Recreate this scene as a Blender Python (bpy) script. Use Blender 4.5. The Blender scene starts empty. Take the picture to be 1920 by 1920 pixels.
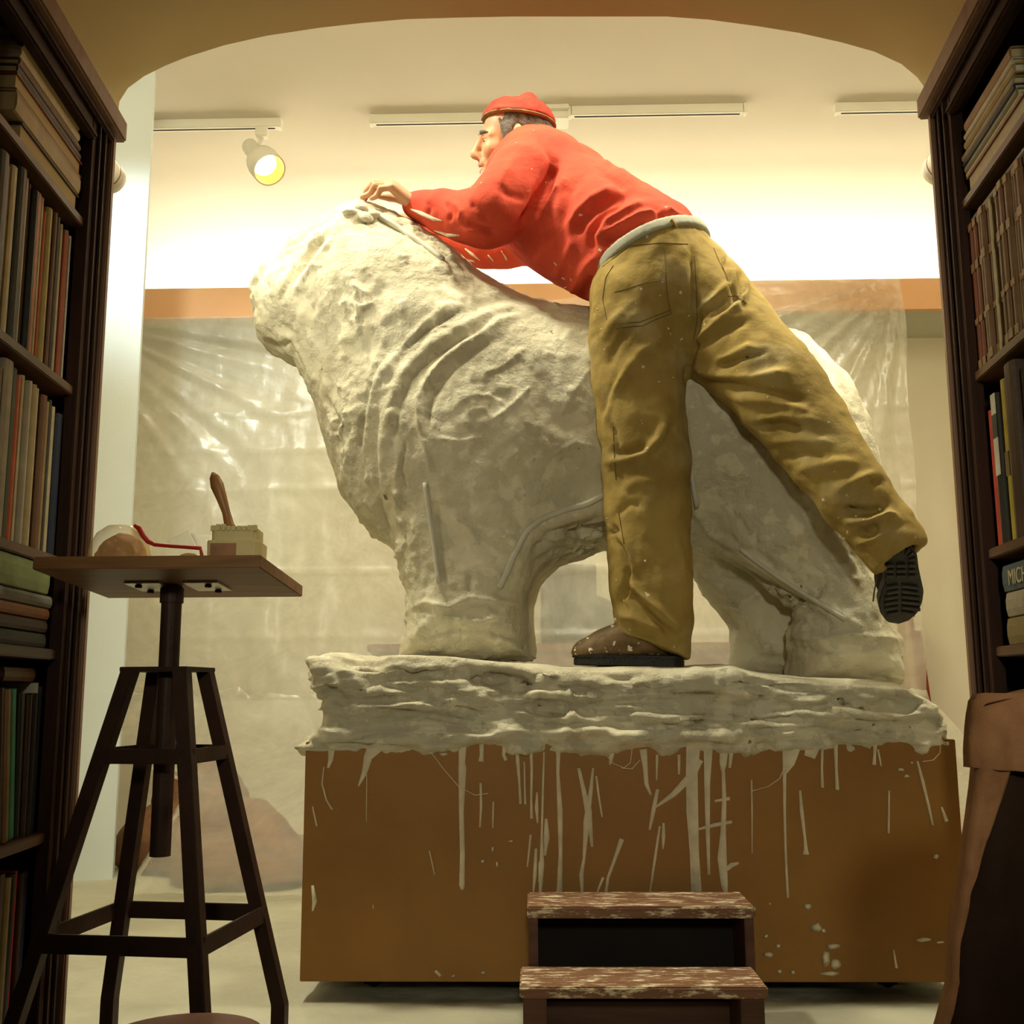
import bpy, bmesh, math, random
import numpy as np
from mathutils import Vector, Matrix
from mathutils.bvhtree import BVHTree

random.seed(7)
np.random.seed(7)
SC = bpy.context.scene
COL = SC.collection
PI = math.pi
R = math.radians

# ------------------------------------------------------------------ camera
CAM_H, PITCH, YAW, ROLL, FPX = 0.65, R(9.42), R(1.34), -0.005, 2050.0
cam_data = bpy.data.cameras.new('camera')
cam_data.sensor_width = 36.0
cam_data.lens = 36.0 * FPX / 1920.0
cam_data.clip_start = 0.02
cam = bpy.data.objects.new('camera', cam_data)
COL.objects.link(cam)
cam.location = (0, 0, CAM_H)
cam.rotation_euler = (Matrix.Rotation(YAW, 3, 'Z') @ Matrix.Rotation(PI / 2 + PITCH, 3, 'X') @ Matrix.Rotation(ROLL, 3, 'Z')).to_euler()
SC.camera = cam

C_R = np.array([math.cos(YAW), math.sin(YAW), 0.0])
C_F = np.array([-math.sin(YAW) * math.cos(PITCH), math.cos(YAW) * math.cos(PITCH), math.sin(PITCH)])
C_U = np.cross(C_R, C_F)
C_R, C_U = math.cos(ROLL) * C_R + math.sin(ROLL) * C_U, math.cos(ROLL) * C_U - math.sin(ROLL) * C_R
C_O = np.array([0, 0, CAM_H])


def ray(px, py):
    d = C_F + (px - 960.0) / FPX * C_R + (960.0 - py) / FPX * C_U
    return d


def at(px, py, Y):
    """world point at depth Y seen at a pixel of the photograph"""
    d = ray(px, py)
    return Vector(C_O + d * (Y / d[1]))


def proj(P):
    q = np.asarray(P) - C_O
    z = q @ C_F
    return 960 + FPX * (q @ C_R) / z, 960 - FPX * (q @ C_U) / z


# ------------------------------------------------------------------ world, exposure, lights
SC.view_settings.view_transform = 'Standard'
SC.view_settings.look = 'None'
SC.view_settings.gamma = 1.0
SC.view_settings.exposure = 0.0
SC.view_settings.use_curve_mapping = False
SC.cycles.use_denoising = True
SC.cycles.max_bounces = 10
SC.cycles.diffuse_bounces = 5
SC.cycles.transparent_max_bounces = 16
SC.cycles.sample_clamp_indirect = 6.0
W = bpy.data.worlds.new('world')
SC.world = W
W.use_nodes = True
W.node_tree.nodes['Background'].inputs[0].default_value = (1.0, 0.72, 0.36, 1)
W.node_tree.nodes['Background'].inputs[1].default_value = 0.05

ROOM_H, YB, YF = 3.10, 5.30, 4.87     # ceiling height, back wall, front of the light cove
WARM = (1.0, 0.945, 0.70)


def light(name, kind, loc, energy, color, target=None, **kw):
    l = bpy.data.lights.new(name, kind)
    l.energy = energy
    l.color = color
    for k, v in kw.items():
        setattr(l, k, v)
    o = bpy.data.objects.new(name, l)
    COL.objects.link(o)
    o.location = loc
    if target is not None:
        d = Vector(target) - Vector(loc)
        o.rotation_euler = d.to_track_quat('-Z', 'Y').to_euler()
    return o


# lamps on the ceiling track just inside the arch, out of sight above it
light('track_or_fill_lamp', 'SPOT', (-1.05, 2.40, 2.95), 132, WARM, (-0.35, 2.75, 1.2), spot_size=R(100), spot_blend=0.9, shadow_soft_size=0.10)
light('track_or_fill_lamp', 'SPOT', (0.15, 2.32, 3.0), 85, WARM, (0.25, 2.75, 1.2), spot_size=R(100), spot_blend=0.9, shadow_soft_size=0.10)
light('track_or_fill_lamp', 'SPOT', (1.25, 2.45, 2.95), 92, WARM, (0.5, 2.75, 1.1), spot_size=R(100), spot_blend=0.9, shadow_soft_size=0.10)
# the visible spotlight's own beam is added with its fixture
# strip lamps lying in the cove behind the orange fascia, shining up
light('cove_lamp', 'AREA', (0.25, 5.10, 2.46), 50, (1.0, 0.97, 0.86), (0.25, 5.62, 2.70), shape='RECTANGLE', size=4.6, size_y=0.10)
for lx in (-1.15, 1.15):  # added fill lights, no fixture, brightening the rails, ceiling and sculpture front
    light('room_fill', 'POINT', (lx, 2.5, 2.97), 20, WARM, None, shadow_soft_size=0.2)
# two unseen fill spots added over the studio to brighten the plastic and back wall
for lx in (-0.95, 0.95):
    light('track_or_fill_lamp', 'SPOT', (lx, 3.45, 2.96), 70, WARM, (lx * 0.7, 4.95, 1.05), spot_size=R(85), spot_blend=0.9, shadow_soft_size=0.08)
# the two round lamps on the room side of the arch wall
light('wall_lamp_beam', 'SPOT', (-0.80, 2.33, 1.72), 8, WARM, (-0.30, 3.4, 1.15), spot_size=R(130), spot_blend=1.0, shadow_soft_size=0.06)
light('wall_lamp_beam', 'SPOT', (0.86, 2.33, 1.74), 8, WARM, (0.55, 3.6, 1.1), spot_size=R(130), spot_blend=1.0, shadow_soft_size=0.06)
# lamp that washes the white wall on the left
light('wall_washer', 'SPOT', (-1.35, 3.05, 2.62), 48, (0.86, 1.0, 1.0), (-1.52, 3.95, 2.30), spot_size=R(52), spot_blend=1.0, shadow_soft_size=0.05)
# fill spot added behind the camera to brighten the slab front, box and sculpture
light('passage_fill', 'SPOT', (0.05, -1.5, 1.45), 108, WARM, (0.12, 2.6, 0.98), spot_size=R(40), spot_blend=0.7, shadow_soft_size=0.12)
# weak unseen fill light added behind the camera to lift the book spines
light('foreground_fill', 'AREA', (0.0, -0.9, 2.1), 2.6, (1.0, 0.80, 0.46), (0, 1.6, 0.9), shape='DISK', size=0.5)

# ------------------------------------------------------------------ materials


def nodes(name):
    m = bpy.data.materials.new(name)
    m.use_nodes = True
    nt = m.node_tree
    return m, nt, nt.nodes['Principled BSDF']


def N(nt, typ, **kw):
    n = nt.nodes.new(typ)
    for k, v in kw.items():
        if k.startswith('i_'):
            key = k[2:].replace('_', ' ')
            n.inputs[key].default_value = v
        else:
            setattr(n, k, v)
    return n


def coords(nt, scale=(1, 1, 1), kind='Object', rot=(0, 0, 0)):
    tc = N(nt, 'ShaderNodeTexCoord')
    mp = N(nt, 'ShaderNodeMapping')
    mp.inputs['Scale'].default_value = scale
    mp.inputs['Rotation'].default_value = rot
    nt.links.new(tc.outputs[kind], mp.inputs['Vector'])
    return mp.outputs[0]


def ramp(nt, fac, stops):
    r = N(nt, 'ShaderNodeValToRGB')
    el = r.color_ramp.elements
    while len(el) < len(stops):
        el.new(0.5)
    for e, (p, c) in zip(el, stops):
        e.position = p
        e.color = (*c, 1)
    nt.links.new(fac, r.inputs[0])
    return r.outputs[0]


def mat(name, col, rough=0.6, var=0.15, scale=8.0, bump=0.0, bscale=60.0, spec=0.3, metal=0.0, stretch=(1, 1, 1), dist=0.01):
    m, nt, b = nodes(name)
    v = coords(nt, stretch)
    n = N(nt, 'ShaderNodeTexNoise', i_Scale=scale, i_Detail=5.0)
    nt.links.new(v, n.inputs['Vector'])
    lo = tuple(c * (1 - var) for c in col)
    hi = tuple(min(1, c * (1 + var)) for c in col)
    nt.links.new(ramp(nt, n.outputs[0], [(0.3, lo), (0.7, hi)]), b.inputs['Base Color'])
    b.inputs['Roughness'].default_value = rough
    b.inputs['Specular IOR Level'].default_value = spec
    b.inputs['Metallic'].default_value = metal
    if bump > 0:
        n2 = N(nt, 'ShaderNodeTexNoise', i_Scale=bscale, i_Detail=6.0)
        nt.links.new(v, n2.inputs['Vector'])
        bp = N(nt, 'ShaderNodeBump', i_Strength=bump, i_Distance=dist)
        nt.links.new(n2.outputs[0], bp.inputs['Height'])
        nt.links.new(bp.outputs[0], b.inputs['Normal'])
    return m


def wood(name, dark, lite, rough=0.45, stretch=(1, 1, 14), scale=3.0, splat=None, spec=0.35):
    m, nt, b = nodes(name)
    v = coords(nt, tuple(1.0 if s == max(stretch) else max(stretch) for s in stretch))
    n = N(nt, 'ShaderNodeTexNoise', i_Scale=scale, i_Detail=8.0, i_Roughness=0.6, i_Distortion=0.6)
    nt.links.new(v, n.inputs['Vector'])
    c = ramp(nt, n.outputs[0], [(0.28, dark), (0.72, lite)])
    if splat:
        v2 = coords(nt, (6, 22, 22))
        n2 = N(nt, 'ShaderNodeTexNoise', i_Scale=3.0, i_Detail=8.0, i_Roughness=0.75)
        nt.links.new(v2, n2.inputs['Vector'])
        f = ramp(nt, n2.outputs[0], [(splat - 0.03, (0, 0, 0)), (splat + 0.05, (1, 1, 1))])
        mx = N(nt, 'ShaderNodeMix', data_type='RGBA')
        nt.links.new(f, mx.inputs[0])
        nt.links.new(c, mx.inputs[6])
        mx.inputs[7].default_value = (0.72, 0.62, 0.42, 1)
        c = mx.outputs[2]
    nt.links.new(c, b.inputs['Base Color'])
    b.inputs['Roughness'].default_value = rough
    b.inputs['Specular IOR Level'].default_value = spec
    bp = N(nt, 'ShaderNodeBump', i_Strength=0.15, i_Distance=0.004)
    nt.links.new(n.outputs[0], bp.inputs['Height'])
    nt.links.new(bp.outputs[0], b.inputs['Normal'])
    return m


def cloth(name, col, dark, scale=6.0, specks=0.0, speck_col=(0.75, 0.68, 0.5), rough=0.8, dusty=None):
    m, nt, b = nodes(name)
    v = coords(nt)
    n = N(nt, 'ShaderNodeTexNoise', i_Scale=scale, i_Detail=6.0, i_Roughness=0.6)
    nt.links.new(v, n.inputs['Vector'])
    c = ramp(nt, n.outputs[0], [(0.32, dark), (0.62, col)])
    if dusty:
        n4 = N(nt, 'ShaderNodeTexNoise', i_Scale=9.0, i_Detail=4.0)
        nt.links.new(v, n4.inputs['Vector'])
        f4 = ramp(nt, n4.outputs[0], [(0.52, (0, 0, 0)), (0.85, (1, 1, 1))])
        mx4 = N(nt, 'ShaderNodeMix', data_type='RGBA')
        nt.links.new(f4, mx4.inputs[0])
        nt.links.new(c, mx4.inputs[6])
        mx4.inputs[7].default_value = (*dusty, 1)
        c = mx4.outputs[2]
    if specks > 0:
        n2 = N(nt, 'ShaderNodeTexNoise', i_Scale=55.0, i_Detail=2.0)
        nt.links.new(v, n2.inputs['Vector'])
        f = ramp(nt, n2.outputs[0], [(specks, (0, 0, 0)), (specks + 0.03, (1, 1, 1))])
        mx = N(nt, 'ShaderNodeMix', data_type='RGBA')
        nt.links.new(f, mx.inputs[0])
        nt.links.new(c, mx.inputs[6])
        mx.inputs[7].default_value = (*speck_col, 1)
        c = mx.outputs[2]
    nt.links.new(c, b.inputs['Base Color'])
    b.inputs['Roughness'].default_value = rough
    b.inputs['Specular IOR Level'].default_value = 0.2
    n3 = N(nt, 'ShaderNodeTexNoise', i_Scale=420.0, i_Detail=2.0)
    n5 = N(nt, 'ShaderNodeTexNoise', i_Scale=26.0, i_Detail=4.0)
    nt.links.new(v, n3.inputs['Vector'])
    nt.links.new(v, n5.inputs['Vector'])
    b1 = N(nt, 'ShaderNodeBump', i_Strength=0.25, i_Distance=0.002)
    b2 = N(nt, 'ShaderNodeBump', i_Strength=0.35, i_Distance=0.012)
    nt.links.new(n3.outputs[0], b1.inputs['Height'])
    nt.links.new(n5.outputs[0], b2.inputs['Height'])
    nt.links.new(b1.outputs[0], b2.inputs['Normal'])
    nt.links.new(b2.outputs[0], b.inputs['Normal'])
    return m


def plaster_mat():
    m, nt, b = nodes('wet_plaster')
    v = coords(nt)
    n = N(nt, 'ShaderNodeTexNoise', i_Scale=5.0, i_Detail=8.0, i_Roughness=0.65)
    nt.links.new(v, n.inputs['Vector'])
    c = ramp(nt, n.outputs[0], [(0.25, (0.56, 0.50, 0.35)), (0.5, (0.70, 0.65, 0.48)), (0.75, (0.78, 0.74, 0.58))])
    # pits where the armature shows
    vo = N(nt, 'ShaderNodeTexNoise', i_Scale=34.0, i_Detail=3.0, i_Roughness=0.55)
    nt.links.new(v, vo.inputs['Vector'])
    f = ramp(nt, vo.outputs[0], [(0.255, (1, 1, 1)), (0.285, (0, 0, 0))])
    mx = N(nt, 'ShaderNodeMix', data_type='RGBA')
    nt.links.new(f, mx.inputs[0])
    nt.links.new(c, mx.inputs[6])
    mx.inputs[7].default_value = (0.25, 0.2, 0.13, 1)
    nt.links.new(mx.outputs[2], b.inputs['Base Color'])
    b.inputs['Roughness'].default_value = 0.62
    b.inputs['Specular IOR Level'].default_value = 0.28
    n2 = N(nt, 'ShaderNodeTexNoise', i_Scale=70.0, i_Detail=6.0, i_Roughness=0.65)
    n3r = N(nt, 'ShaderNodeTexNoise', i_Scale=9.0, i_Detail=10.0, i_Roughness=0.68)
    nt.links.new(v, n3r.inputs['Vector'])
    n3 = N(nt, 'ShaderNodeValToRGB')
    n3.color_ramp.elements[0].position = 0.46
    n3.color_ramp.elements[1].position = 0.60
    nt.links.new(v, n2.inputs['Vector'])
    nt.links.new(n3r.outputs[0], n3.inputs[0])
    b1 = N(nt, 'ShaderNodeBump', i_Strength=0.45, i_Distance=0.006)
    b2 = N(nt, 'ShaderNodeBump', i_Strength=0.6, i_Distance=0.009)
    nt.links.new(n2.outputs[0], b1.inputs['Height'])
    nt.links.new(n3.outputs[0], b2.inputs['Height'])
    nt.links.new(b1.outputs[0], b2.inputs['Normal'])
    nt.links.new(b2.outputs[0], b.inputs['Normal'])
    return m


def plastic_sheet_mat(name, lo, hi, tint=(0.95, 0.94, 0.84)):
    m, nt, b = nodes(name)
    out = nt.nodes['Material Output']
    nt.nodes.remove(b)
    tr = N(nt, 'ShaderNodeBsdfTransparent')
    tr.inputs[0].default_value = (0.97, 0.97, 0.94, 1)
    df = N(nt, 'ShaderNodeBsdfDiffuse')
    df.inputs[0].default_value = (*tint, 1)
    tl = N(nt, 'ShaderNodeBsdfTranslucent')
    tl.inputs[0].default_value = (*tint, 1)
    gl = N(nt, 'ShaderNodeBsdfGlossy')
    gl.inputs[0].default_value = (1, 1, 1, 1)
    gl.inputs['Roughness'].default_value = 0.3
    a = N(nt, 'ShaderNodeMixShader')
    a.inputs[0].default_value = 0.45
    nt.links.new(df.outputs[0], a.inputs[1])
    nt.links.new(tl.outputs[0], a.inputs[2])
    g = N(nt, 'ShaderNodeMixShader')
    g.inputs[0].default_value = 0.12
    nt.links.new(a.outputs[0], g.inputs[1])
    nt.links.new(gl.outputs[0], g.inputs[2])
    v = coords(nt)
    n = N(nt, 'ShaderNodeTexNoise', i_Scale=2.6, i_Detail=7.0, i_Roughness=0.62, i_Distortion=0.7)
    nt.links.new(v, n.inputs['Vector'])
    lw = N(nt, 'ShaderNodeLayerWeight', i_Blend=0.35)
    ad = N(nt, 'ShaderNodeMath', operation='MULTIPLY_ADD')
    nt.links.new(lw.outputs['Facing'], ad.inputs[0])
    ad.inputs[1].default_value = 0.30
    mr = N(nt, 'ShaderNodeMapRange')
    nt.links.new(n.outputs[0], mr.inputs[0])
    mr.inputs[1].default_value, mr.inputs[2].default_value = 0.3, 0.7
    mr.inputs[3].default_value, mr.inputs[4].default_value = lo, hi
    nt.links.new(mr.outputs[0], ad.inputs[2])
    ad.use_clamp = True
    at_ = N(nt, 'ShaderNodeAttribute', attribute_name='slack')
    m1 = N(nt, 'ShaderNodeMath', operation='MULTIPLY_ADD')
    nt.links.new(at_.outputs['Fac'], m1.inputs[0])
    m1.inputs[1].default_value, m1.inputs[2].default_value = -0.45, 1.0
    m2 = N(nt, 'ShaderNodeMath', operation='MULTIPLY')
    nt.links.new(ad.outputs[0], m2.inputs[0])
    nt.links.new(m1.outputs[0], m2.inputs[1])
    n2 = N(nt, 'ShaderNodeTexNoise', i_Scale=7.0, i_Detail=5.0)
    nt.links.new(v, n2.inputs['Vector'])
    bp = N(nt, 'ShaderNodeBump', i_Strength=0.3, i_Distance=0.03)
    nt.links.new(n2.outputs[0], bp.inputs['Height'])
    for s in (df, tl, gl):
        nt.links.new(bp.outputs[0], s.inputs['Normal'])
    mx = N(nt, 'ShaderNodeMixShader')
    nt.links.new(m2.outputs[0], mx.inputs[0])
    nt.links.new(tr.outputs[0], mx.inputs[1])
    nt.links.new(g.outputs[0], mx.inputs[2])
    nt.links.new(mx.outputs[0], out.inputs[0])
    return m


def clear_mat(name, col=(1, 1, 1), alpha=0.25):
    m, nt, b = nodes(name)
    b.inputs['Base Color'].default_value = (*col, 1)
    b.inputs['Roughness'].default_value = 0.08
    b.inputs['Specular IOR Level'].default_value = 0.6
    n = N(nt, 'ShaderNodeLayerWeight', i_Blend=0.3)
    mr = N(nt, 'ShaderNodeMapRange')
    nt.links.new(n.outputs['Facing'], mr.inputs[0])
    mr.inputs[3].default_value, mr.inputs[4].default_value = alpha * 0.5, min(1, alpha * 2.6)
    nt.links.new(mr.outputs[0], b.inputs['Alpha'])
    return m


def emit_mat(name, col, strength):
    m, nt, b = nodes(name)
    b.inputs['Base Color'].default_value = (*col, 1)
    b.inputs['Emission Color'].default_value = (*col, 1)
    b.inputs['Emission Strength'].default_value = strength
    return m


M = {}
M['plaster'] = plaster_mat()
M['wall'] = mat('painted_wall', (0.84, 0.79, 0.66), 0.85, 0.03, 3.0, 0.08, 120)
M['wall_white'] = mat('white_wall', (0.70, 0.78, 0.80), 0.6, 0.03, 3.0, 0.05, 90)
M['ceiling'] = mat('painted_ceiling', (0.72, 0.67, 0.57), 0.9, 0.02, 2.0, 0.05, 120)
M['arch'] = mat('ochre_painted_arch', (0.36, 0.29, 0.135), 0.8, 0.05, 3.0, 0.06, 120)
M['fascia'] = mat('orange_fascia', (0.86, 0.50, 0.27), 0.7, 0.04, 3.0)
M['soffit'] = mat('grey_soffit', (0.55, 0.55, 0.45), 0.8, 0.04, 3.0)
M['floor'] = mat('grey_floor', (0.30, 0.25, 0.17), 0.7, 0.2, 5.0)
M['dust_sheet'] = mat('white_dust_sheet', (0.46, 0.44, 0.33), 0.55, 0.14, 4.0, 0.5, 9.0, dist=0.03)
M['case'] = wood('dark_case_wood', (0.020, 0.009, 0.006), (0.050, 0.022, 0.013), 0.6, spec=0.12)
M['case_lite'] = wood('brown_trim_wood', (0.16, 0.085, 0.050), (0.25, 0.145, 0.085), 0.5)  # lighter tone paints in the room light that the bookcase edge catches
M['shelf'] = wood('brown_shelf_wood', (0.075, 0.038, 0.018), (0.16, 0.082, 0.040), 0.45, (1, 14, 1))
M['board'] = wood('stand_board_wood', (0.13, 0.055, 0.018), (0.30, 0.145, 0.045), 0.5, (14, 1, 1))
M['stand'] = mat('dark_brown_metal', (0.040, 0.020, 0.013), 0.5, 0.2, 20, 0.1, 90, 0.22)
M['steel'] = mat('bright_steel', (0.55, 0.55, 0.5), 0.3, 0.1, 30, metal=0.8)
M['plinth'] = mat('brown_hardboard', (0.285, 0.135, 0.028), 0.5, 0.13, 5.0, 0.06, 160, 0.3)
M['drip'] = mat('dried_plaster', (0.66, 0.58, 0.42), 0.7, 0.15, 30, 0.2, 120)
M['black'] = mat('black_rubber', (0.018, 0.016, 0.014), 0.5, 0.3, 25, 0.2, 150)
M['sole'] = mat('dark_lugged_rubber', (0.030, 0.026, 0.022), 0.45, 0.35, 25, 0.2, 150)
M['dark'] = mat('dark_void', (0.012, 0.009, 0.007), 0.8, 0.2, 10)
M['step'] = wood('step_wood', (0.055, 0.022, 0.012), (0.13, 0.055, 0.028), 0.5, (14, 1, 1))
M['tread'] = wood('splattered_tread_wood', (0.14, 0.06, 0.03), (0.24, 0.12, 0.06), 0.55, (14, 1, 1), splat=0.55)
M['sweater'] = cloth('red_sweatshirt', (0.66, 0.085, 0.042), (0.52, 0.055, 0.030), 5.0, 0.735, (0.78, 0.60, 0.48))
M['trousers'] = cloth('khaki_trousers', (0.40, 0.285, 0.085), (0.25, 0.170, 0.045), 5.0, 0.72, (0.62, 0.55, 0.38), dusty=(0.46, 0.38, 0.20))
M['cap'] = cloth('red_cap', (0.50, 0.060, 0.035), (0.36, 0.035, 0.022), 12.0, 0.74)
M['cap_band'] = cloth('tan_cap_edge', (0.30, 0.19, 0.08), (0.18, 0.11, 0.05), 20.0)
M['belt'] = mat('pale_grey_belt', (0.42, 0.42, 0.33), 0.7, 0.12, 20, 0.1, 200)
M['skin'] = mat('skin', (0.56, 0.30, 0.17), 0.5, 0.10, 18, 0.06, 300, 0.35)
M['hair'] = mat('dark_grey_hair', (0.12, 0.10, 0.08), 0.6, 0.5, 90, 0.5, 300)
M['teeth'] = mat('teeth', (0.85, 0.80, 0.66), 0.3, 0.03)
M['lip'] = mat('lip', (0.42, 0.14, 0.09), 0.5, 0.1)
M['eye'] = mat('eye_white', (0.75, 0.70, 0.6), 0.25, 0.03)
M['iris'] = mat('iris', (0.05, 0.03, 0.02), 0.2, 0.1)
M['leather'] = cloth('worn_brown_leather', (0.22, 0.145, 0.068), (0.11, 0.068, 0.032), 20.0, 0.64, rough=0.5)
M['seam'] = mat('dark_seam', (0.12, 0.08, 0.025), 0.8, 0.1)
M['rail'] = mat('white_enamel', (0.86, 0.84, 0.74), 0.4, 0.02)
M['lamp_inner'] = mat('gold_reflector', (0.75, 0.34, 0.06), 0.25, 0.05, metal=0.7)
M['lamp_on'] = emit_mat('lamp_glass_lit', (1.0, 0.88, 0.55), 6.0)
M['gold'] = mat('gilt_frame', (0.52, 0.33, 0.06), 0.35, 0.2, 20, 0.2, 60, metal=0.6)
M['mat_board'] = mat('cream_mount', (0.72, 0.66, 0.48), 0.8, 0.03)
M['red_board'] = mat('red_brown_board', (0.24, 0.030, 0.012), 0.6, 0.1, 6)
M['pink_wood'] = wood('pinkish_plank', (0.33, 0.18, 0.11), (0.52, 0.32, 0.2), 0.6)
M['suede'] = cloth('brown_suede_cloth', (0.46, 0.235, 0.115), (0.30, 0.145, 0.068), 14.0)
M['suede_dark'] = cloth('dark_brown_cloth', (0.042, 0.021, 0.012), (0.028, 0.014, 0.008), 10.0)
M['rail_dusty'] = mat('dusty_rod', (0.58, 0.56, 0.47), 0.5, 0.1, 20)
M['sheet'] = plastic_sheet_mat('clear_polythene', 0.27, 0.62)
M['brown_blanket'] = cloth('brown_blanket', (0.22, 0.10, 0.04), (0.10, 0.05, 0.025), 7.0)
M['red_blanket'] = cloth('dull_red_blanket', (0.30, 0.06, 0.045), (0.16, 0.04, 0.03), 7.0)
M['sideboard'] = wood('red_brown_sideboard', (0.12, 0.040, 0.018), (0.23, 0.085, 0.035), 0.45, (14, 1, 1))
M['grey_cloth'] = mat('dark_grey_cover', (0.05, 0.06, 0.05), 0.7, 0.2, 6)
M['tub'] = mat('cream_plastic_tub', (0.66, 0.55, 0.26), 0.5, 0.12, 14)
M['tub_label'] = mat('brown_tub_label', (0.34, 0.17, 0.08), 0.6, 0.3, 30)
M['handle'] = wood('brush_handle_wood', (0.26, 0.11, 0.035), (0.42, 0.20, 0.07), 0.4)
M['clay'] = mat('pinkish_clay', (0.42, 0.21, 0.12), 0.7, 0.2, 25, 0.3, 60)
M['amber'] = clear_mat('amber_clear_plastic', (0.85, 0.62, 0.16), 0.30)
M['clear'] = clear_mat('clear_plastic', (0.9, 0.9, 0.8), 0.22)
M['red_plastic'] = mat('red_plastic', (0.42, 0.015, 0.012), 0.3, 0.05, spec=0.5)
M['cork'] = mat('cork', (0.48, 0.30, 0.14), 0.8, 0.15, 40)
M['seat'] = mat('pinkish_brown_seat', (0.30, 0.15, 0.105), 0.55, 0.08, 10)
M['page'] = mat('book_pages', (0.62, 0.50, 0.28), 0.8, 0.18, 60, stretch=(1, 30, 30))
M['page_white'] = mat('white_pages', (0.72, 0.66, 0.50), 0.8, 0.1, 60)

# ------------------------------------------------------------------ object helpers
WM = {}


def tag(o, label=None, cat=None, group=None, kind=None):
    if label:
        o['label'] = label
    if cat:
        o['category'] = cat
    if group:
        o['group'] = group
    if kind:
        o['kind'] = kind
    return o


def thing(name, label, cat, loc=(0, 0, 0), group=None, matrix=None):
    o = bpy.data.objects.new(name, None)
    COL.objects.link(o)
    o.empty_display_size = 0.05
    o.matrix_world = matrix if matrix is not None else Matrix.Translation(loc)
    WM[o.name] = o.matrix_world.copy()
    return tag(o, label, cat, group)


def place(o, parent=None, matrix=None):
    COL.objects.link(o)
    m = matrix if matrix is not None else Matrix.Identity(4)
    if parent is not None:
        o.parent = parent
        o.matrix_parent_inverse = WM[parent.name].inverted()
    o.matrix_basis = m
    WM[o.name] = m.copy()
    return o


class MB:
    def __init__(self):
        self.v, self.f = [], []

    def add(self, vs, fs):
        o = len(self.v)
        self.v += [tuple(p) for p in vs]
        self.f += [tuple(i + o for i in f) for f in fs]
        return self

    def box(self, x0, x1, y0, y1, z0, z1, m=None):
        vs = [Vector((x, y, z)) for z in (z0, z1) for x, y in ((x0, y0), (x1, y0), (x1, y1), (x0, y1))]
        if m is not None:
            vs = [m @ p for p in vs]
        return self.add(vs, [(3, 2, 1, 0), (4, 5, 6, 7), (0, 1, 5, 4), (1, 2, 6, 5), (2, 3, 7, 6), (3, 0, 4, 7)])

    def tube(self, pts, rad, n=8, cap=True, up=None):
        pts = [Vector(p) for p in pts]
        if not hasattr(rad, '__len__'):
            rad = [rad] * len(pts)
        vs, fs = [], []
        prev = None
        for i, p in enumerate(pts):
            t = (pts[min(i + 1, len(pts) - 1)] - pts[max(i - 1, 0)])
            t = t.normalized() if t.length > 1e-9 else Vector((0, 0, 1))
            if prev is None:
                a = Vector((0, 0, 1)) if abs(t.z) < 0.9 else Vector((1, 0, 0))
                if up is not None:
                    a = Vector(up)
                u = t.cross(a).normalized()
            else:
                u = (prev - t * prev.dot(t)).normalized()
            prev = u
            w = t.cross(u)
            for k in range(n):
                an = 2 * PI * k / n
                vs.append(p + (u * math.cos(an) + w * math.sin(an)) * rad[i])
        for i in range(len(pts) - 1):
            for k in range(n):
                fs.append((i * n + k, i * n + (k + 1) % n, (i + 1) * n + (k + 1) % n, (i + 1) * n + k))
        if cap:
            fs.append(tuple(range(n - 1, -1, -1)))
            fs.append(tuple(range((len(pts) - 1) * n, len(pts) * n)))
        return self.add(vs, fs)

    def lathe(self, prof, m=None, n=24, cap=True):
        vs, fs = [], []
        for r, z in prof:
            for k in range(n):
                a = 2 * PI * k / n
                p = Vector((r * math.cos(a), r * math.sin(a), z))
                vs.append(m @ p if m is not None else p)
        for i in range(len(prof) - 1):
            for k in range(n):
                fs.append((i * n + k, i * n + (k + 1) % n, (i + 1) * n + (k + 1) % n, (i + 1) * n + k))
        if cap:
            fs.append(tuple(range(n - 1, -1, -1)))
            fs.append(tuple(range((len(prof) - 1) * n, len(prof) * n)))
        return self.add(vs, fs)

    def prism(self, base, off):
        """base: list of 3D points (closed outline); extruded by off"""
        off = Vector(off)
        n = len(base)
        vs = [Vector(p) for p in base] + [Vector(p) + off for p in base]
        fs = [tuple(range(n - 1, -1, -1)), tuple(range(n, 2 * n))]
        fs += [(i, (i + 1) % n, n + (i + 1) % n, n + i) for i in range(n)]
        return self.add(vs, fs)

    def build(self, name, m, parent=None, matrix=None, bevel=0.0, smooth=False):
        me = bpy.data.meshes.new(name)
        me.from_pydata(self.v, [], self.f)
        bm = bmesh.new()
        bm.from_mesh(me)
        bmesh.ops.recalc_face_normals(bm, faces=bm.faces)
        if bevel > 0:
            bmesh.ops.bevel(bm, geom=list(bm.edges), offset=bevel, segments=2, affect='EDGES', clamp_overlap=True)
        bm.to_mesh(me)
        bm.free()
        if smooth:
            me.polygons.foreach_set('use_smooth', [True] * len(me.polygons))
        me.materials.append(m)
        return place(bpy.data.objects.new(name, me), parent, matrix)


def struct(o):
    o['kind'] = 'structure'
    return o


# ------------------------------------------------------------------ numpy modelling
def hash3(i, j, k, seed):
    h = (i * 374761393 + j * 668265263 + k * 2147483647 + seed * 1274126177) & 0xFFFFFFFF
    h = ((h ^ (h >> 13)) * 1274126177) & 0xFFFFFFFF
    h = h ^ (h >> 16)
    return (h & 0xFFFF).astype(np.float32) / 32767.5 - 1.0


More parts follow.
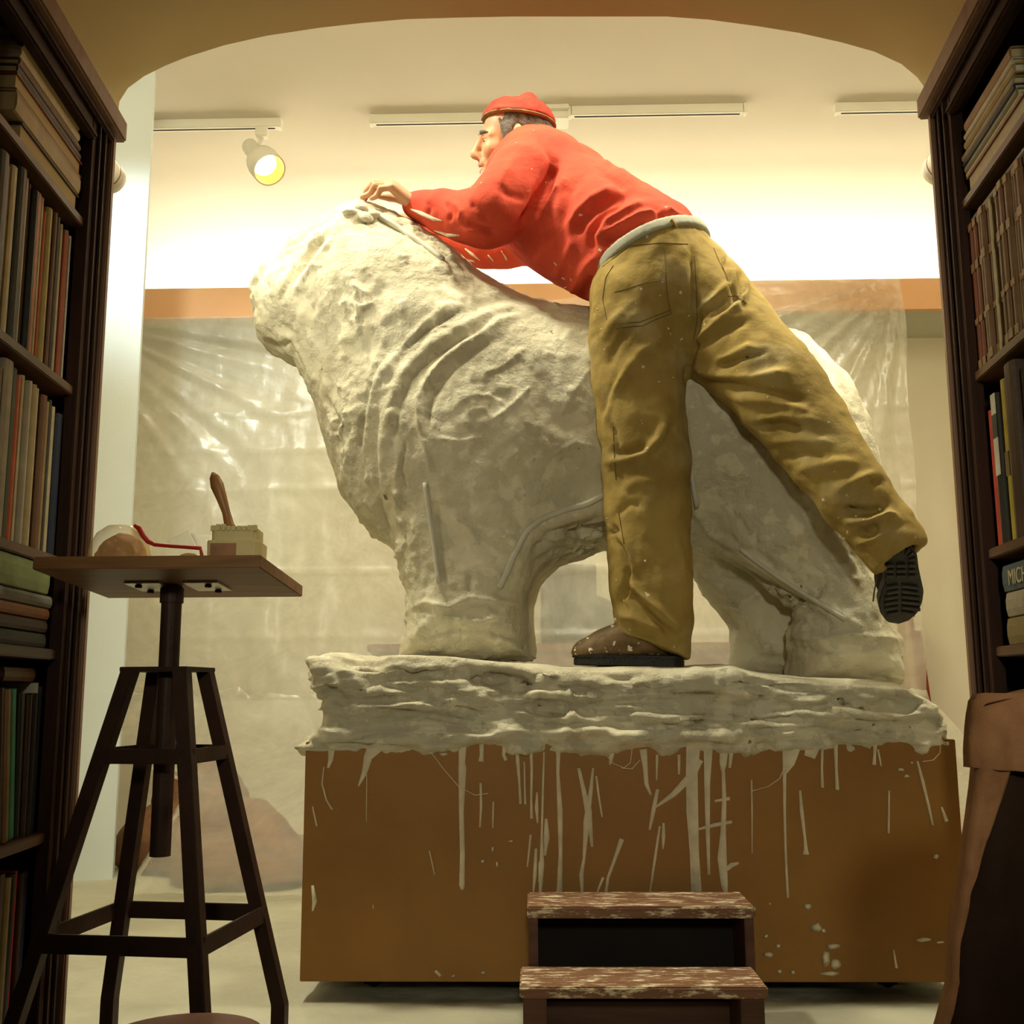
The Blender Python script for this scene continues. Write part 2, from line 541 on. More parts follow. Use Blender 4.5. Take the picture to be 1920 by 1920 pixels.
def vnoise(x, y, z, seed=0):
    x, y, z = np.broadcast_arrays(x, y, z)
    xi, yi, zi = np.floor(x), np.floor(y), np.floor(z)
    fx, fy, fz = x - xi, y - yi, z - zi
    fx, fy, fz = (t * t * t * (t * (6 * t - 15) + 10) for t in (fx, fy, fz))
    xi, yi, zi = xi.astype(np.int64), yi.astype(np.int64), zi.astype(np.int64)
    r = 0
    for dx in (0, 1):
        for dy in (0, 1):
            for dz in (0, 1):
                w = (fx if dx else 1 - fx) * (fy if dy else 1 - fy) * (fz if dz else 1 - fz)
                r = r + w * hash3(xi + dx, yi + dy, zi + dz, seed)
    return r


def fbm(P, s, octaves=3, seed=0, st=(1, 1, 1)):
    x, y, z = (P[:, i] * s * st[i] for i in range(3))
    t, a = 0, 1.0
    for o in range(octaves):
        t = t + a * vnoise(x, y, z, seed + o)
        x, y, z = x * 2.03 + 17.1, y * 2.03 + 5.3, z * 2.03 + 9.7
        a *= 0.5
    return t


class Field:
    """signed distance grid; parts are blended in and then meshed"""

    def __init__(self, lo, hi, h):
        self.lo, self.h = np.array(lo, dtype=np.float64), h
        self.n = tuple(int(math.ceil((hi[i] - lo[i]) / h)) + 1 for i in range(3))
        self.D = np.full(self.n, 9.0, dtype=np.float32)
        self.ax = [(self.lo[i] + h * np.arange(self.n[i])).astype(np.float32) for i in range(3)]

    def sl(self, lo, hi):
        s = []
        for i in range(3):
            a = max(0, int(math.floor((lo[i] - self.lo[i]) / self.h)))
            b = min(self.n[i], int(math.ceil((hi[i] - self.lo[i]) / self.h)) + 1)
            s.append(slice(a, max(a, b)))
        return tuple(s)

    def grid(self, s):
        return (self.ax[0][s[0]][:, None, None], self.ax[1][s[1]][None, :, None], self.ax[2][s[2]][None, None, :])

    def put(self, s, d, k, sub=False):
        A = self.D[s]
        if A.size == 0:
            return
        if sub:
            b = -d
            if k > 0:
                hh = np.clip(0.5 + 0.5 * (b - A) / k, 0, 1)
                self.D[s] = A * (1 - hh) + b * hh + k * hh * (1 - hh)
            else:
                self.D[s] = np.maximum(A, b)
        else:
            if k > 0:
                hh = np.clip(0.5 + 0.5 * (A - d) / k, 0, 1)
                self.D[s] = A * (1 - hh) + d * hh - k * hh * (1 - hh)
            else:
                self.D[s] = np.minimum(A, d)

    def cone(self, a, b, ra, rb, k=0.02, sub=False):
        a, b = np.array(a, dtype=np.float32), np.array(b, dtype=np.float32)
        r = max(ra, rb) + k + 3 * self.h
        s = self.sl(np.minimum(a, b) - r, np.maximum(a, b) + r)
        X, Y, Z = self.grid(s)
        ba = b - a
        L = max(float(ba @ ba), 1e-9)
        t = np.clip(((X - a[0]) * ba[0] + (Y - a[1]) * ba[1] + (Z - a[2]) * ba[2]) / L, 0, 1)
        d = np.sqrt((X - a[0] - t * ba[0]) ** 2 + (Y - a[1] - t * ba[1]) ** 2 + (Z - a[2] - t * ba[2]) ** 2) - (ra + t * (rb - ra))
        self.put(s, d, k, sub)

    def chain(self, pts, rad, k=0.02, sub=False):
        for i in range(len(pts) - 1):
            self.cone(pts[i], pts[i + 1], rad[i], rad[i + 1], k, sub)

    def ell(self, c, r, k=0.02, axes=None, sub=False):
        c = np.array(c, dtype=np.float32)
        A = np.eye(3) if axes is None else np.array(axes, dtype=np.float64)
        m = max(r) + k + 3 * self.h
        s = self.sl(c - m, c + m)
        X, Y, Z = self.grid(s)
        q = [((X - c[0]) * A[i][0] + (Y - c[1]) * A[i][1] + (Z - c[2]) * A[i][2]) / r[i] for i in range(3)]
        n = np.sqrt(q[0] ** 2 + q[1] ** 2 + q[2] ** 2)
        g = np.sqrt((q[0] / r[0]) ** 2 + (q[1] / r[1]) ** 2 + (q[2] / r[2]) ** 2) + 1e-6
        self.put(s, (n * (n - 1) / g).astype(np.float32), k, sub)

    def plate(self, poly, yc, T, Rr, k=0.03, pw=2):
        """rounded solid whose outline (x,z) is poly, half thickness T around the depth yc"""
        P = np.array(poly)
        m = k + 4 * self.h
        Tm = float(np.max(T)) if not callable(T) else 0.5
        s = self.sl((P[:, 0].min() - m, yc - Tm - m, P[:, 1].min() - m), (P[:, 0].max() + m, yc + Tm + m, P[:, 1].max() + m))
        X, Y, Z = self.grid(s)
        x, z = X[:, 0, :], Z[0, :, :]
        x, z = np.broadcast_arrays(X[:, 0, :], Z[0, :, :])
        d = np.full(x.shape, 9.0, dtype=np.float32)
        ins = np.zeros(x.shape, dtype=bool)
        n = len(P)
        for i in range(n):
            a, b = P[i], P[(i + 1) % n]
            e = b - a
            t = np.clip(((x - a[0]) * e[0] + (z - a[1]) * e[1]) / (e @ e + 1e-12), 0, 1)
            d = np.minimum(d, np.hypot(x - a[0] - t * e[0], z - a[1] - t * e[1]))
            c = (a[1] > z) != (b[1] > z)
            ins ^= c & (x < (b[0] - a[0]) * (z - a[1]) / (b[1] - a[1] + 1e-12) + a[0])
        d = np.where(ins, d, -d)
        TT = T(x, z) if callable(T) else np.full(x.shape, T)
        q = np.maximum(1 - d / Rr, 0)
        f = (q[:, None, :] ** pw + (np.abs(Y - yc) / TT[:, None, :]) ** pw) ** (1.0 / pw) - 1
        self.put(s, (f * min(Rr, Tm)).astype(np.float32), k)

    def half(self, p, n, k=0.0):
        """keep only the side of the plane that n points away from"""
        X, Y, Z = self.grid((slice(None),) * 3)
        d = (X - p[0]) * n[0] + (Y - p[1]) * n[1] + (Z - p[2]) * n[2]
        if k > 0:
            A = self.D
            hh = np.clip(0.5 + 0.5 * (d - A) / k, 0, 1)
            self.D = (A * (1 - hh) + d * hh + k * hh * (1 - hh)).astype(np.float32)
        else:
            self.D = np.maximum(self.D, d).astype(np.float32)

    def mesh(self):
        D, h = self.D, self.h
        S = (D < 0)
        c = [S[a:self.n[0] - 1 + a, b:self.n[1] - 1 + b, g:self.n[2] - 1 + g] for a in (0, 1) for b in (0, 1) for g in (0, 1)]
        anyv, allv = c[0].copy(), c[0].copy()
        for q in c[1:]:
            anyv |= q
            allv &= q
        act = anyv & ~allv
        I = np.argwhere(act)
        nv = len(I)
        offs = np.array([(a, b, g) for a in (0, 1) for b in (0, 1) for g in (0, 1)])
        val = np.stack([D[I[:, 0] + o[0], I[:, 1] + o[1], I[:, 2] + o[2]] for o in offs], 1)
        acc, cnt = np.zeros((nv, 3)), np.zeros(nv)
        for i in range(8):
            for j in range(i + 1, 8):
                if np.abs(offs[i] - offs[j]).sum() != 1:
                    continue
                m = (val[:, i] < 0) != (val[:, j] < 0)
                t = val[m, i] / (val[m, i] - val[m, j])
                acc[m] += offs[i] + t[:, None] * (offs[j] - offs[i])
                cnt[m] += 1
        V = self.lo + h * (I + acc / cnt[:, None])
        idx = np.full(act.shape, -1, dtype=np.int32)
        idx[act] = np.arange(nv)
        Q = []
        for ax in range(3):
            o1, o2 = [(1, 2), (2, 0), (0, 1)][ax]
            a = [slice(None)] * 3
            b = [slice(None)] * 3
            a[ax], b[ax] = slice(0, -1), slice(1, None)
            ch = S[tuple(a)] != S[tuple(b)]
            E = np.argwhere(ch)
            lim = np.array(self.n) - 1
            ok = (E[:, o1] > 0) & (E[:, o2] > 0) & (E[:, o1] < lim[o1]) & (E[:, o2] < lim[o2])
            E = E[ok]
            fl = S[E[:, 0], E[:, 1], E[:, 2]]
            ids = []
            for da, db in ((-1, -1), (0, -1), (0, 0), (-1, 0)):
                F = E.copy()
                F[:, o1] += da
                F[:, o2] += db
                ids.append(idx[F[:, 0], F[:, 1], F[:, 2]])
            q = np.stack(ids, 1)
            q[~fl] = q[~fl][:, ::-1]
            Q.append(q)
        return V, np.concatenate(Q)


def vnormals(V, Q):
    a, b, c, d = (V[Q[:, i]] for i in range(4))
    n = np.cross(c - a, d - b)
    out = np.zeros_like(V)
    for i in range(4):
        for k in range(3):
            out[:, k] += np.bincount(Q[:, i], weights=n[:, k], minlength=len(V))
    return out / (np.linalg.norm(out, axis=1, keepdims=True) + 1e-12)


def relax(V, Q, it=2, w=0.5):
    e = np.concatenate([Q[:, [0, 1]], Q[:, [1, 2]], Q[:, [2, 3]], Q[:, [3, 0]]])
    cnt = np.bincount(e[:, 0], minlength=len(V)) + np.bincount(e[:, 1], minlength=len(V))
    for _ in range(it):
        s = np.zeros_like(V)
        for k in range(3):
            s[:, k] = np.bincount(e[:, 0], weights=V[e[:, 1], k], minlength=len(V)) + np.bincount(e[:, 1], weights=V[e[:, 0], k], minlength=len(V))
        V = V * (1 - w) + w * s / np.maximum(cnt, 1)[:, None]
    return V


def strokes(V, Q, items):
    """press folds and ridges into the side of a surface that a line of points lies on"""
    nrm = vnormals(V, Q)
    px, py = proj(V)
    view = V - C_O
    view /= np.linalg.norm(view, axis=1, keepdims=True)
    face = np.clip(-(nrm * view).sum(1) * 2.5, 0, 1)
    disp = np.zeros(len(V))
    for pts, w, amp in items:
        P = np.array(pts, dtype=float)
        m = (px > P[:, 0].min() - 3 * w) & (px < P[:, 0].max() + 3 * w) & (py > P[:, 1].min() - 3 * w) & (py < P[:, 1].max() + 3 * w) & (face > 0)
        if not m.any():
            continue
        x, y = px[m], py[m]
        best = np.full(x.shape, 1e9)
        bt = np.zeros(x.shape)
        tot = len(P) - 1
        for i in range(tot):
            a, e = P[i], P[i + 1] - P[i]
            t = np.clip(((x - a[0]) * e[0] + (y - a[1]) * e[1]) / (e @ e + 1e-9), 0, 1)
            d = np.hypot(x - a[0] - t * e[0], y - a[1] - t * e[1])
            u = d < best
            best[u] = d[u]
            bt[u] = (i + t[u]) / tot
        taper = np.clip(np.minimum(bt, 1 - bt) * 6 + 0.35, 0, 1)
        disp[m] += amp * np.exp(-(best / w) ** 2) * face[m] * taper
    return V + nrm * disp[:, None]


def npmesh(name, V, Q, m, parent=None, smooth=True):
    me = bpy.data.meshes.new(name)
    me.vertices.add(len(V))
    me.vertices.foreach_set('co', np.ascontiguousarray(V, dtype=np.float32).ravel())
    k = Q.shape[1]
    me.loops.add(len(Q) * k)
    me.loops.foreach_set('vertex_index', np.ascontiguousarray(Q, dtype=np.int32).ravel())
    me.polygons.add(len(Q))
    me.polygons.foreach_set('loop_start', np.arange(0, len(Q) * k, k, dtype=np.int32))
    me.polygons.foreach_set('use_smooth', np.full(len(Q), smooth, dtype=bool))
    me.update(calc_edges=True)
    me.materials.append(m)
    return place(bpy.data.objects.new(name, me), parent)


def on_surface(bvh, pts, off=0.0):
    """points of a surface met by lines of sight through the given pixels"""
    out = []
    for p in pts:
        d = Vector(ray(*p)).normalized()
        h = bvh.ray_cast(Vector(C_O), d, 8.0)
        if h[0] is not None:
            out.append(h[0] + h[1] * off)
    return out


def densify(pts, n=6):
    o = []
    for a, b in zip(pts[:-1], pts[1:]):
        for i in range(n):
            t = i / n
            o.append(tuple(a[j] + (b[j] - a[j]) * t for j in range(len(a))))
    o.append(tuple(pts[-1]))
    return o


def xz(pts, Y):
    r = []
    for p in pts:
        q = at(p[0], p[1], Y)
        r.append((q.x, q.z))
    return r

# ================================================================== the setting
XL, XR = -2.3, 2.75
YA = 2.14                                     # far face of the arched passage
mb = MB().box(XL, XR, -0.6, YB + 0.1, -0.05, 0.0)
struct(mb.build('floor', M['floor']))
struct(MB().box(XL, XR, YA - 0.12, YB + 0.1, ROOM_H, ROOM_H + 0.08).build('ceiling', M['ceiling']))
struct(MB().box(XL, XR, YB, YB + 0.1, 0, ROOM_H).build('wall_back', M['wall']))
struct(MB().box(XR, XR + 0.1, YA - 0.12, YB + 0.1, 0, ROOM_H).build('wall_right', M['wall']))
struct(MB().box(XL - 0.1, XL, YA - 0.12, YB + 0.1, 0, ROOM_H).build('wall_left', M['wall']))
PW = 1.12
mb = MB()
mb.box(XL, -PW, YA - 0.12, YA, 0, ROOM_H).box(PW, XR, YA - 0.12, YA, 0, ROOM_H).box(-PW, PW, YA - 0.12, YA, 2.55, ROOM_H)
struct(mb.build('wall_front', M['wall']))
struct(MB().box(-PW - 0.1, -PW, -0.6, YA - 0.12, 0, 2.55).build('wall_passage_left', M['arch']))
struct(MB().box(PW, PW + 0.1, -0.6, YA - 0.12, 0, 2.55).build('wall_passage_right', M['arch']))

# arched passage
AP = [(222, 205), (224, 190), (240, 165), (270, 143), (310, 123), (350, 107), (420, 85), (500, 67), (600, 52), (680, 43), (760, 36), (860, 33), (960, 31), (1060, 31), (1160, 31), (1250, 31), (1330, 37), (1420, 49), (1500, 62), (1580, 80), (1640, 97), (1690, 120), (1720, 145), (1741, 175), (1747, 190), (1749, 205)]
ap = xz(AP, YA)
zb = 1.81
ap = [(ap[0][0], zb)] + ap + [(ap[-1][0], zb)]
out = [(PW, zb), (PW, 2.55), (-PW, 2.55), (-PW, zb)]
ring = ap + out
me_v = [(x, YA, z) for x, z in ring] + [(x, -0.6, z) for x, z in ring]
n = len(ring)
bm = bmesh.new()
vv = [bm.verts.new(p) for p in me_v]
for i in range(n):
    bm.faces.new((vv[i], vv[(i + 1) % n], vv[n + (i + 1) % n], vv[n + i]))
for o in (0, n):
    na = len(ap)
    ps = [vv[o + i] for i in range(n)]
    # cap: fan strips between the arch curve and the outer box
    top_l, top_r = ps[na + 2], ps[na + 1]
    bl, br = ps[na + 3], ps[na]
    half = na // 2
    bm.faces.new((bl, ps[0], ps[1]))
    bm.faces.new((br, ps[na - 1], ps[na - 2]))
    for i in range(1, half):
        bm.faces.new((bl if i < 3 else top_l, ps[i], ps[i + 1]))
        if i == 2:
            bm.faces.new((bl, ps[3], top_l))
    bm.faces.new((top_l, ps[half], top_r))
    for i in range(half, na - 2):
        bm.faces.new((top_r if i < na - 4 else br, ps[i], ps[i + 1]))
        if i == na - 5:
            bm.faces.new((top_r, ps[na - 4], br))
bmesh.ops.recalc_face_normals(bm, faces=bm.faces)
me = bpy.data.meshes.new('wall_arch')
bm.to_mesh(me)
bm.free()
me.materials.append(M['arch'])
for p in me.polygons:
    p.use_smooth = abs(p.normal.y) < 0.5
struct(place(bpy.data.objects.new('wall_arch', me)))

# angled white wall on the left
e0 = at(268, 560, 3.95)
ang = R(17)
mw = Matrix.Translation((e0.x, e0.y, 0)) @ Matrix.Rotation(ang, 4, 'Z')
wp = MB().box(-1.0, 0.0, 0.0, 0.09, 0, ROOM_H, mw).build('wall_angled', M['wall_white'])
struct(wp)

# light cove: orange fascia with a grey underside, running along the back wall
zt, zbm = at(900, 533, YF).z, at(900, 590, YF).z
struct(MB().box(XL, XR, YF, YF + 0.03, zbm, zt).build('trim_1', M['fascia']))
struct(MB().box(XL, XR, YF + 0.03, YB, zbm + 0.002, zbm + 0.03).build('trim_2', M['soffit']))
RC_ = 0.58
cv = [(YB - RC_ * (1 - math.cos(a)), ROOM_H - RC_ + RC_ * math.sin(a)) for a in np.linspace(0, PI / 2, 25)]
mbc = MB()
mbc.add([(x, y, z) for y, z in cv for x in (XL, XR)], [(2 * i, 2 * i + 1, 2 * i + 3, 2 * i + 2) for i in range(24)])
mbc.add([(XL, YB, ROOM_H), (XR, YB, ROOM_H)], [])
struct(mbc.build('trim_3', M['ceiling'], smooth=True))
struct(MB().box(1.2, XR, YB - 0.015, YB, 0, 0.09).build('baseboard_back', M['fascia']))

# ================================================================== dust sheet on the floor
nx, ny = 150, 110
gx = np.linspace(-1.9, 2.1, nx)
gy = np.linspace(2.02, 4.9, ny)
GX, GY = np.meshgrid(gx, gy, indexing='ij')
P = np.stack([GX.ravel(), GY.ravel(), np.zeros(nx * ny)], 1)
hz = 0.008 + 0.007 * np.abs(fbm(P, 3.0, 3, 5, (1.0, 2.0, 1))) + 0.005 * np.abs(vnoise(P[:, 0] * 2 + P[:, 1] * 7, P[:, 1] * 2, P[:, 0] * 0, 9))
P[:, 2] = hz
ii = np.arange(nx * ny).reshape(nx, ny)
Qs = np.stack([ii[:-1, :-1].ravel(), ii[1:, :-1].ravel(), ii[1:, 1:].ravel(), ii[:-1, 1:].ravel()], 1)
o = npmesh('dust_sheet', P, Qs, M['dust_sheet'])
tag(o, 'wrinkled white dust sheet spread over the studio floor under the plinth', 'dust sheet')

# ================================================================== things behind the plastic
t = thing('sideboard', 'low red-brown sideboard behind the clear plastic, under the animal sculpture', 'sideboard', (0.2, 5.05, 0))
xa, xb_ = at(688, 1210, 4.92).x, at(1480, 1210, 4.92).x
zs = at(1000, 1206, 4.92).z
MB().box(xa, xb_, 4.92, 5.26, zs - 0.035, zs).build('top', M['sideboard'], t, bevel=0.004)
MB().box(xa + 0.02, xb_ - 0.02, 4.95, 5.25, 0.08, zs - 0.035).build('carcass', M['sideboard'], t)
wd = (xb_ - xa - 0.04) / 3
for i in range(3):
    d = MB().box(xa + 0.03 + i * wd, xa + 0.01 + (i + 1) * wd, 4.935, 4.95, 0.11, zs - 0.055).build('door', M['sideboard'], t, bevel=0.003)
    MB().box(xa + 0.03 + i * wd + wd * 0.8, xa + 0.03 + i * wd + wd * 0.86, 4.92, 4.935, 0.52, 0.54).build('handle', M['steel'], d)
for lx in (xa + 0.05, xb_ - 0.09):
    MB().box(lx, lx + 0.04, 4.97, 5.23, 0.0, 0.08).build('foot', M['sideboard'], t)

F = Field((0.05, 4.93, zs - 0.01), (0.72, 5.2, zs + 0.30), 0.012)
c0 = at(1085, 1200, 5.06)
F.ell((c0.x, 5.06, zs + 0.02), (0.27, 0.10, 0.215), 0.01)
F.half((0, 0, zs + 0.001), (0, 0, -1), 0.0)
V, Q = F.mesh()
o = npmesh('covered_bundle', relax(V, Q, 2), Q, M['grey_cloth'])
tag(o, 'dark grey dome-topped bundle standing on the sideboard behind the plastic', 'bundle')
a, b = at(1018, 1062, 5.2), at(1116, 1200, 5.2)
t = thing('grey_panel', 'flat grey panel propped on the sideboard behind the dome-topped bundle', 'panel', ((a.x + b.x) / 2, 5.22, zs))
MB().box(a.x, b.x, 5.20, 5.225, zs, a.z).build('board', M['grey_cloth'], t, bevel=0.003)
MB().box(a.x - 0.012, b.x + 0.012, 5.225, 5.24, zs, a.z + 0.012).build('frame', M['stand'], t, bevel=0.003)

# heaps under the bottom of the plastic
def heap(name, label, cat, blobs, m, seed):
    lo = np.min([np.array(c) - np.array(r) for c, r in blobs], 0) - 0.05
    hi = np.max([np.array(c) + np.array(r) for c, r in blobs], 0) + 0.05
    F = Field(lo, hi, 0.016)
    for c, r in blobs:
        F.ell(c, r, 0.06)
    F.half((0, 0, 0.028), (0, 0, -1))
    V, Q = F.mesh()
    V = relax(V, Q, 2)
    V = V + vnormals(V, Q) * (0.018 * fbm(V, 7.0, 3, seed))[:, None]
    V[:, 2] = np.maximum(V[:, 2], 0.022)
    return tag(npmesh(name, V, Q, m), label, cat)


heap('brown_blanket', 'crumpled orange-brown blanket heaped under the plastic by the left wall', 'blanket',
     [((-1.25, 4.25, 0.08), (0.34, 0.28, 0.20)), ((-1.00, 3.95, 0.02), (0.30, 0.26, 0.13)), ((-1.38, 4.55, 0.12), (0.2, 0.2, 0.27))], M['brown_blanket'], 31)
heap('red_blanket', 'dull red bundle heaped under the plastic between blanket and plinth', 'blanket',
     [((-0.48, 4.25, 0.03), (0.24, 0.2, 0.19)), ((-0.32, 4.05, 0.02), (0.28, 0.16, 0.12))], M['red_blanket'], 37)

# planks leaning on the back wall at the right
a, b = at(1700, 1180, 5.2), at(1737, 1285, 5.2)
zt2 = at(1715, 1183, 5.2).z
t = thing('leaning_board', 'dark red board leaning on the back wall right of the animal sculpture', 'board', ((a.x + b.x) / 2, 5.15, 0))
x0, x1 = at(1690, 1183, 5.2).x, at(1731, 1183, 5.2).x
MB().prism([(x0, 5.10, 0.0), (x1 + 0.02, 5.10, 0.0), (x1, 5.235, zt2), (x0, 5.235, zt2)], (0, 0.03, 0.006)).build('panel', M['red_board'], t, bevel=0.002)
MB().prism([(x1 - 0.022, 5.09, 0.0), (x1 + 0.02, 5.09, 0.0), (x1, 5.225, zt2), (x1 - 0.022, 5.225, zt2)], (0, 0.01, 0.002)).build('batten', M['red_board'], t)
zt3 = at(1700, 1150, 5.05).z
x0, x1 = at(1684, 1150, 5.05).x, at(1711, 1150, 5.05).x
t = thing('pinkish_plank', 'pinkish bare wood plank standing before the dark red board', 'plank', (x0, 5.0, 0))
MB().prism([(x0, 4.93, 0.0), (x1, 4.93, 0.0), (x1, 5.06, zt3), (x0, 5.06, zt3)], (0, 0.025, 0.005)).build('board', M['pink_wood'], t, bevel=0.002)
MB().prism([(x1 - 0.012, 4.925, 0.0), (x1 + 0.004, 4.925, 0.0), (x1 + 0.004, 5.055, zt3), (x1 - 0.012, 5.055, zt3)], (0, 0.006, 0.001)).build('edge_strip', M['red_board'], t)

# framed picture on the back wall
pa, pb = at(1797, 906, YB - 0.02), at(1809, 1183, YB - 0.02)
x0, x1, z0, z1 = pa.x, pa.x + 0.5, pb.z, pa.z
t = thing('framed_picture', 'gilt framed picture with cream mount on the back wall beside right bookcase', 'picture', (x0, YB, z0))
fw = 0.028
mb = MB()
for i, (q0, q1, q2, q3) in enumerate([(x0, x0 + fw, z0, z1), (x1 - fw, x1, z0, z1), (x0 + fw, x1 - fw, z0, z0 + fw), (x0 + fw, x1 - fw, z1 - fw, z1)]):
    MB().box(q0, q1, YB - 0.03, YB - 0.001, q2, q3).build('frame_rail', M['gold'], t, bevel=0.006)
MB().box(x0 + fw, x1 - fw, YB - 0.014, YB - 0.002, z0 + fw, z1 - fw).build('mount', M['mat_board'], t)
MB().box(x0 + fw + 0.07, x1 - fw - 0.07, YB - 0.016, YB - 0.012, z0 + fw + 0.09, z1 - fw - 0.09).build('print', M['grey_cloth'], t)

# ================================================================== the plastic sheet
YS = YF - 0.035
cx = at(1688, 530, YS)
xl = at(236, 700, YS).x
xr = cx.x
ns, nt_ = 230, 210
s = np.linspace(0, 1, ns)
tt = np.linspace(0, 1, nt_)
S2, T2 = np.meshgrid(s, tt, indexing='ij')
X = xl + (xr - xl) * S2
ztop = np.where(S2 > 0.72, zt - 0.01, zbm - 0.004 + (zt - 0.01 - zbm) * np.clip((S2 - 0.35) / 0.37, 0, 1) ** 1.5)
z0s = 0.62 + 0.0 * S2
Lv = ztop - z0s                                   # hanging length
Ls = 1.52                                         # slumped length on the floor
dist = T2 * (Lv + Ls)
hang = dist < Lv
u = np.clip((dist - Lv) / Ls, 0, 1)
sl_z = z0s * (1 - u) + 0.028
Z = np.where(hang, ztop - dist, sl_z)
Y = np.where(hang, YS, YS - 1.28 * u ** 1.5)
Pn = np.stack([X.ravel(), Z.ravel(), np.zeros(X.size)], 1)
# fan of folds from the pinned right corner
dx, dz = xr - X, (zt - 0.005) - Z
rr = np.hypot(dx, dz) + 1e-4
th = np.arctan2(dz, dx)
fan = 0
for k, (f, ph) in enumerate([(31, 0.3), (47, 1.7), (19, 2.9), (71, 0.9)]):
    fan = fan + np.sin(f * th + ph + 0.8 * np.sin(3 * th)) / (1 + 0.35 * k)
amp = 0.020 * np.exp(-(rr / 0.85) ** 2) * np.clip(rr / 0.22, 0, 1)
Yd = fan * amp
# loose vertical folds by the right edge
vert = np.sin(X * 75 + 1.2 * np.sin(Z * 3.0)) + 0.7 * np.sin(X * 133 + Z * 4) + 0.5 * np.sin(X * 47 + 2)
Yd = Yd + 0.010 * vert * np.exp(-(dx / 0.22) ** 2) * np.clip((zt - 0.25 - Z) / 0.3, 0, 1)
# second fan from the upper left corner
rl = np.hypot(X - xl, ztop - Z) + 1e-4
tl_ = np.arctan2(ztop - Z, X - xl + 0.25)
Yd = Yd + 0.012 * (np.sin(38 * tl_) + 0.6 * np.sin(63 * tl_ + 1)) * np.exp(-((rl - 0.35) / 0.45) ** 2)
# packing creases
for zc in (at(400, 775, YS).z, at(400, 845, YS).z, at(400, 920, YS).z, at(500, 1195, YS).z, at(1050, 1068, YS).z):
    Yd = Yd - 0.010 * np.exp(-np.abs(Z - zc) / 0.012)
for xc in (xl + 0.42, xl + 0.93, xl + 1.45, xl + 1.97):
    Yd = Yd - 0.006 * np.exp(-np.abs(X - xc) / 0.012)
nz = fbm(Pn, 2.2, 4, 3).reshape(X.shape)
nz2 = fbm(np.stack([X.ravel() * 3, Z.ravel(), X.ravel() * 0], 1), 3.0, 3, 13).reshape(X.shape)
top_pin = np.clip((ztop - Z) / 0.25, 0, 1)
Yd = (Yd + 0.020 * nz * top_pin + 0.010 * nz2 * top_pin)
Y = Y - np.abs(Yd) * 0.2 + np.where(hang, Yd * 0.8, 0)
Y = np.minimum(Y, YF - 0.004)
Z = np.where(hang, Z, Z + 0.10 * np.clip(np.sin(u * PI), 0, 1) * (0.3 + 0.7 * np.abs(nz)) + 0.03 * np.abs(nz2) * (1 - u * 0.6))
X = np.where(hang, X, X + (np.maximum(X, -1.31 + 0.1 * S2) - X) * np.clip((u - 0.42) * 5, 0, 1))
X = X + np.where(S2 > 0.97, 0.006 * np.sin(Z * 9), 0)
P = np.stack([X.ravel(), Y.ravel(), Z.ravel()], 1)
ii = np.arange(ns * nt_).reshape(ns, nt_)
Qs = np.stack([ii[:-1, :-1].ravel(), ii[1:, :-1].ravel(), ii[1:, 1:].ravel(), ii[:-1, 1:].ravel()], 1)
o = npmesh('plastic_sheet', P, Qs, M['sheet'])
sa = o.data.attributes.new('slack', 'FLOAT', 'POINT')
sa.data.foreach_set('value', np.clip(u.ravel() * 3.2, 0, 1).astype(np.float32))
tag(o, 'translucent polythene sheet taped under the orange cove, creased and slumping onto the floor', 'plastic sheet')

# ================================================================== track lights
def rail(name, label, px0, px1, py0, py1, Yt, box=None):
    a, b = at(px0, py0, Yt), at(px1, py1, Yt)
    z0 = ROOM_H - 0.042
    t = thing(name, label, 'light track', ((a.x + b.x) / 2, Yt, ROOM_H), 'white light tracks on the ceiling')
    MB().box(a.x, b.x, Yt - 0.018, Yt + 0.018, z0, ROOM_H).build('channel', M['rail'], t, bevel=0.003)
    MB().box(a.x + 0.02, b.x - 0.02, Yt - 0.005, Yt + 0.005, z0 - 0.0006, z0 + 0.002).build('slot', M['dark'], t)
    for q in (a.x, b.x):
        MB().box(q - 0.008, q + 0.008, Yt - 0.02, Yt + 0.02, z0 - 0.003, ROOM_H).build('end_cap', M['rail'], t, bevel=0.002)
    return t


def ytrack(py):
    e = math.atan((960 - py) / FPX) + PITCH
    return (ROOM_H - 0.02 - CAM_H) / math.tan(e)


Y1 = ytrack(224)
rail('light_track', 'white ceiling light track at left carrying the lit spotlight', 150, 525, 224, 224, Y1)
Y2 = ytrack(221)
rail('light_track', 'white ceiling light track left of the red cap', 697, 1012, 221, 221, Y2)
Y3 = ytrack(212)
rail('light_track', 'white ceiling light track to the right of the red cap', 1068, 1396, 212, 212, Y3)
rail('light_track', 'short white ceiling light track beside the right bookcase', 1568, 1900, 213, 213, ytrack(214))
a, b = at(1008, 216, Y2), at(1066, 216, Y2)
t = thing('junction_box', 'white junction box joining two light tracks behind the red cap', 'junction box', ((a.x + b.x) / 2, Y2, ROOM_H))
MB().box(a.x, b.x, Y2 - 0.05, Y2 + 0.05, ROOM_H - 0.05, ROOM_H).build('housing', M['rail'], t, bevel=0.004)
MB().box(a.x, b.x, Y2 - 0.075, Y2 - 0.05, ROOM_H - 0.02, ROOM_H).build('flange', M['rail'], t, bevel=0.002)

